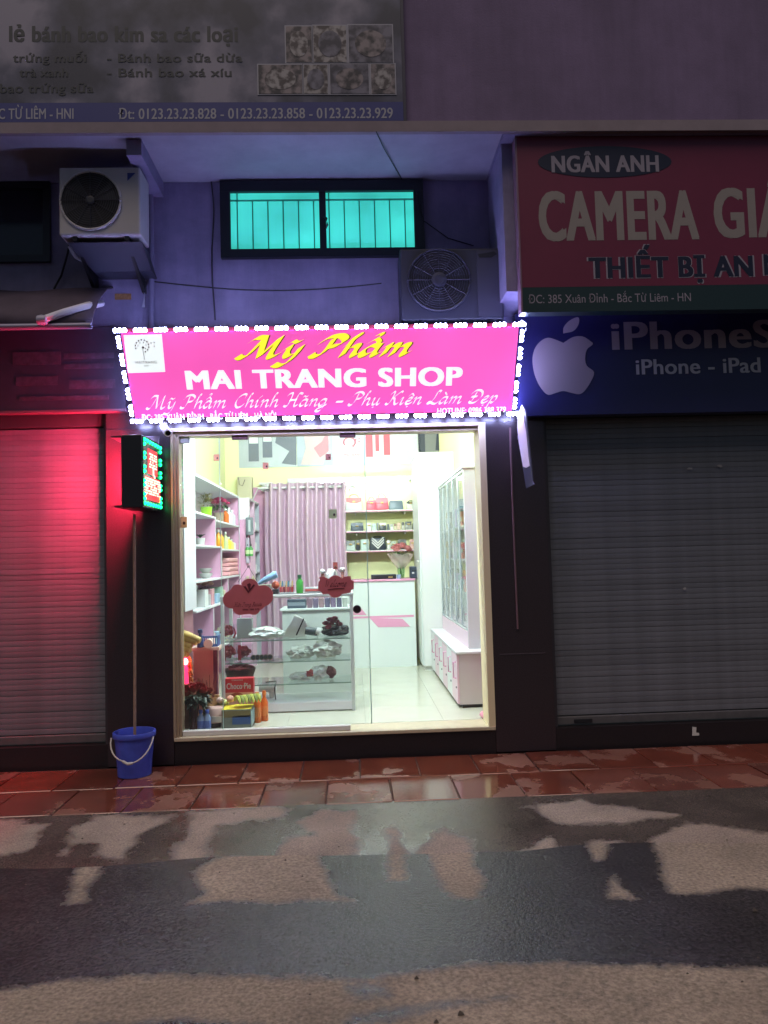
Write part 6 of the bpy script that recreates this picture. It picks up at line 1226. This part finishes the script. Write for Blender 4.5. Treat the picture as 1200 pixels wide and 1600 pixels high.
# offerings on the floor
def floorpt(x, y): return at_z(x, y, FZ)
v = floorpt(305, 1140); v.y = max(v.y, 5.86); vx = at_y(303, 1110, v.y).x
vs_ = T('flower_vase', 'tall dark red vase of red roses in the window corner', 'flowers', (vx, v.y, FZ))
O('vase', MB().lathe([(.042, 0), (.034, .02), (.032, .1), (.04, .18), (.046, .2), (.04, .2), (.028, .1), (.03, .02)], (vx, v.y, FZ), 18), mat('vase_maroon', (72, 26, 30), .2), vs_, smooth=True)
pc = at_y(305, 1078, v.y); bouquet(vs_, (pc.x, v.y, pc.z-.03), .105, 9, .05, mat('rose_red', (140, 22, 34), .55, var=.25, vs=20), M_DLEAF, 130, 51, .08, .55)
bx_ = (at_y(352, 1080, 6.2).x, at_y(396, 1080, 6.2).x); zz = (at_y(372, 1094, 6.2).z, at_y(372, 1060, 6.2).z)
cpx = T('snack_box', 'red snack pie carton with white lettering among the offerings', 'box', (sum(bx_)/2, 6.2, FZ)); O('carton', B(bx_[0], bx_[1], 6.2, 6.28, FZ, zz[1]), mat('card_red', (196, 48, 60), .45), cpx, bevel=.002)
m_ = MB(); a, b = at_y(354, 1077, 6.197), at_y(392, 1074, 6.197); b.z = a.z; put_text(m_, 'Choco·Pie', a, b, .045, (0, 0, 1), bold=.03); O('lettering', m_, M_WHITE, cpx)
m_ = MB(); a, b = at_y(362, 1064, 6.197), at_y(379, 1063, 6.197); b.z = a.z; put_text(m_, 'ORION', a, b, .010, (0, 0, 1), bold=.02); O('lettering', m_, M_WHITE, cpx)
O('pie_picture', MB().prism([((bx_[0]+bx_[1])/2-.02+.055*math.cos(2*math.pi*k/18), 6.1985, zz[0]+.03+.03*math.sin(2*math.pi*k/18)) for k in range(18)], (0, -.001, 0)), mat('pie_brown', (150, 70, 50), .5), cpx); O('pale_band', B(bx_[0]+.002, bx_[1]-.002, 6.1987, 6.1997, FZ+.01, zz[0]+.06), mat('card_peach', (226, 170, 150), .5), cpx)
# yellow and blue carton of drinks (front face turned to the street)
Yc = 5.90; a = at_y(346, 1110, Yc); b = at_y(392, 1110, Yc); zt2_ = at_y(370, 1109, Yc).z
yc = T('drink_carton', 'yellow topped carton with blue and grey front on the shop floor', 'box', ((a.x+b.x)/2, Yc, FZ)); O('carton', B(a.x, b.x, Yc, Yc+.2, FZ, zt2_), mat('card_steel', (104, 116, 112), .5), yc, bevel=.003); O('yellow_top', B(a.x+.003, b.x-.003, Yc+.003, Yc+.197, zt2_+.0005, zt2_+.004), mat('card_yellow', (222, 206, 60), .5), yc); O('blue_panel', B((a.x+b.x)/2-.03, b.x-.004, Yc-.003, Yc-.0005, FZ+.035, FZ+.1), mat('card_blue', (36, 76, 140), .45), yc); O('khaki_band', B(a.x+.004, b.x-.004, Yc-.003, Yc-.0005, zt2_-.055, zt2_-.006), mat('card_khaki', (120, 112, 74), .5), yc); O('side_print', B(b.x+.0005, b.x+.002, Yc+.01, Yc+.19, FZ+.02, zt2_-.02), mat('card_sky', (170, 206, 220), .5), yc)
ban = T('fruit_bunch', 'pile of green and yellow bananas on the yellow topped carton', 'fruit', ((a.x+b.x)/2+.05, Yc+.1, zt2_))
for k in range(7):
    c_ = Vector(((a.x+b.x)/2+.0+.022*k, Yc+.06+.012*k, zt2_+.02)); R = .06
    pts = [c_+Vector((.03*math.cos(q)+.01*k*.2, -.02+.09*(q-1)/2, R*math.sin(q))) for q in np.linspace(.3, 2.7, 7)]
    O('banana', MB().tube(pts, [.004, .013, .016, .017, .016, .012, .005], 8), mat('banana_%d' % (k % 2), [(166, 170, 70), (120, 130, 60)][k % 2], .5, var=.15, vs=20), ban, smooth=True)
ob = []
for i, (px, lb) in enumerate(((402, 'orange soda bottle beside the yellow topped carton, nearer it'), (413, 'orange soda bottle standing next to the display case base'))):
    p = floorpt(px, 1120-3*i); p.y = 6.12+.05*i; x = at_y(px, 1100, p.y).x; bottle(x, p.y, FZ, .03, .235, (216, 104, 40), lb, (206, 110, 50), neck=.42, lab=(224, 130, 70), name='soda_bottle')
for i, (px, lb) in enumerate(((314, 'blue capped water bottle beside the rose vase'), (324, 'blue capped water bottle next to the pale drum'))):
    y_ = 5.87; x = at_y(px, 1125, y_).x; bottle(x, y_, FZ, .028, .16, (120, 140, 176), lb, (60, 80, 160), neck=.45, name='water_bottle', lab=(70, 96, 170))
y_ = 6.02; x = at_y(336, 1110, y_).x; t = T('storage_tub', 'pale pink drum on dark foot among the offerings', 'tub', (x, y_, FZ)); O('drum', MB().lathe([(.058, .035), (.066, .05), (.068, .14), (.06, .15)], (x, y_, FZ), 20), mat('drum_pink', (206, 170, 160), .5), t, smooth=True); O('foot', MB().lathe([(.045, 0), (.045, .034)], (x, y_, FZ), 16), MATS['black_plastic'], t)
y_ = 6.12; x = at_y(328, 1085, y_).x; zbb = FZ+.10
t = T('incense_bowl', 'gold rimmed incense bowl with thin sticks on dark stand', 'incense', (x, y_, FZ)); O('stand', MB().lathe([(.07, 0), (.07, .09), (.06, .1)], (x, y_, FZ), 18), MATS['black_plastic'], t, smooth=True); O('bowl', MB().lathe([(.05, .10), (.07, .14), (.068, .19), (.076, .215), (.068, .212), (.06, .15)], (x, y_, FZ), 22), mat('bowl_gold', (186, 158, 110), .4, var=.15, vs=24), t, smooth=True)
im = MB(); random.seed(12)
for k in range(14): a_ = ru(0, 6.28); im.tube([(x+.02*math.cos(a_), y_+.02*math.sin(a_), FZ+.17), (x+.055*math.cos(a_), y_+.04*math.sin(a_), FZ+ru(.26, .40))], .0022, 5)
O('incense_sticks', im, mat('incense_red', (130, 60, 60), .7), t, kind='stuff')
for i, (px, py, c, lb) in enumerate(((344, 1094, (196, 170, 160), 'pale round cake beside the snack box'), (352, 1098, (190, 200, 130), 'pale green pear beside the incense bowl'), (360, 1092, (206, 150, 130), 'blush peach in front of the snack box'), (346, 1102, (180, 190, 110), 'green guava in front of the cakes'))):
    y_ = 6.08+.03*(i % 2); p = at_y(px, py, y_); O('fruit', MB().blob((p.x, y_, p.z), (.03, .03, .027), .08, i, 3), mat('fruit_%d' % i, c, .45, var=.1), smooth=True, label=lb, cat='fruit')
O('offering_tray', MB().lathe([(.06, 0), (.10, .02), (.17, .03), (.175, .075), (.17, .075), (.15, .04)], (at_y(352, 1100, 6.09).x, 6.09, FZ+.02), 28), mat('tray_white', (206, 200, 190), .4), smooth=True, label='white footed tray holding the fruit offerings', cat='tray')

# grit and tiny litter on the road
gm_ = MB(); random.seed(77)
for k in range(160):
    x, y = ru(-3, 3), ru(2.3, 4.6); r = ru(.002, .006) if k > 14 else ru(.006, .012); z = ROADZ+.003 if y < 3.9 else ROADZ+.005+(y-3.9)/.75*.042
    gm_.add([(x-r, y-r*.7, z), (x+r, y-r*.6, z), (x+r*.8, y+r*.8, z), (x-r*.7, y+r*.7, z), (x+ru(-.3, .3)*r, y, z+r*1.1)], [(0, 1, 4), (1, 2, 4), (2, 3, 4), (3, 0, 4), (3, 2, 1, 0)])
O('road_grit', gm_, mat('grit', (70, 62, 56), .8, var=.3, vs=50), label='scattered dark grit on the wet asphalt', cat='grit', kind='stuff')

# cartons on the low shelves of the left unit
random.seed(17)
for zi, (z, sn) in enumerate(((z4, 'waist high'), (.62, 'knee high'))):
    y = 6.95
    for cn, c in (('white', (222, 222, 218)), ('rose', (206, 150, 160)), ('sky blue', (150, 180, 206)), ('mint', (170, 206, 184)), ('ivory', (216, 206, 176))):
        w_, h_ = ru(.1, .2), ru(.08, .17); ya = y; y += w_+ru(.05, .18)
        if ya < 7.22 < y and zi == 1: continue
        carton(-1.44, -1.33, ya, ya+w_, z, z+h_, c, '%s carton on the %s left shelf' % (cn, sn), None)
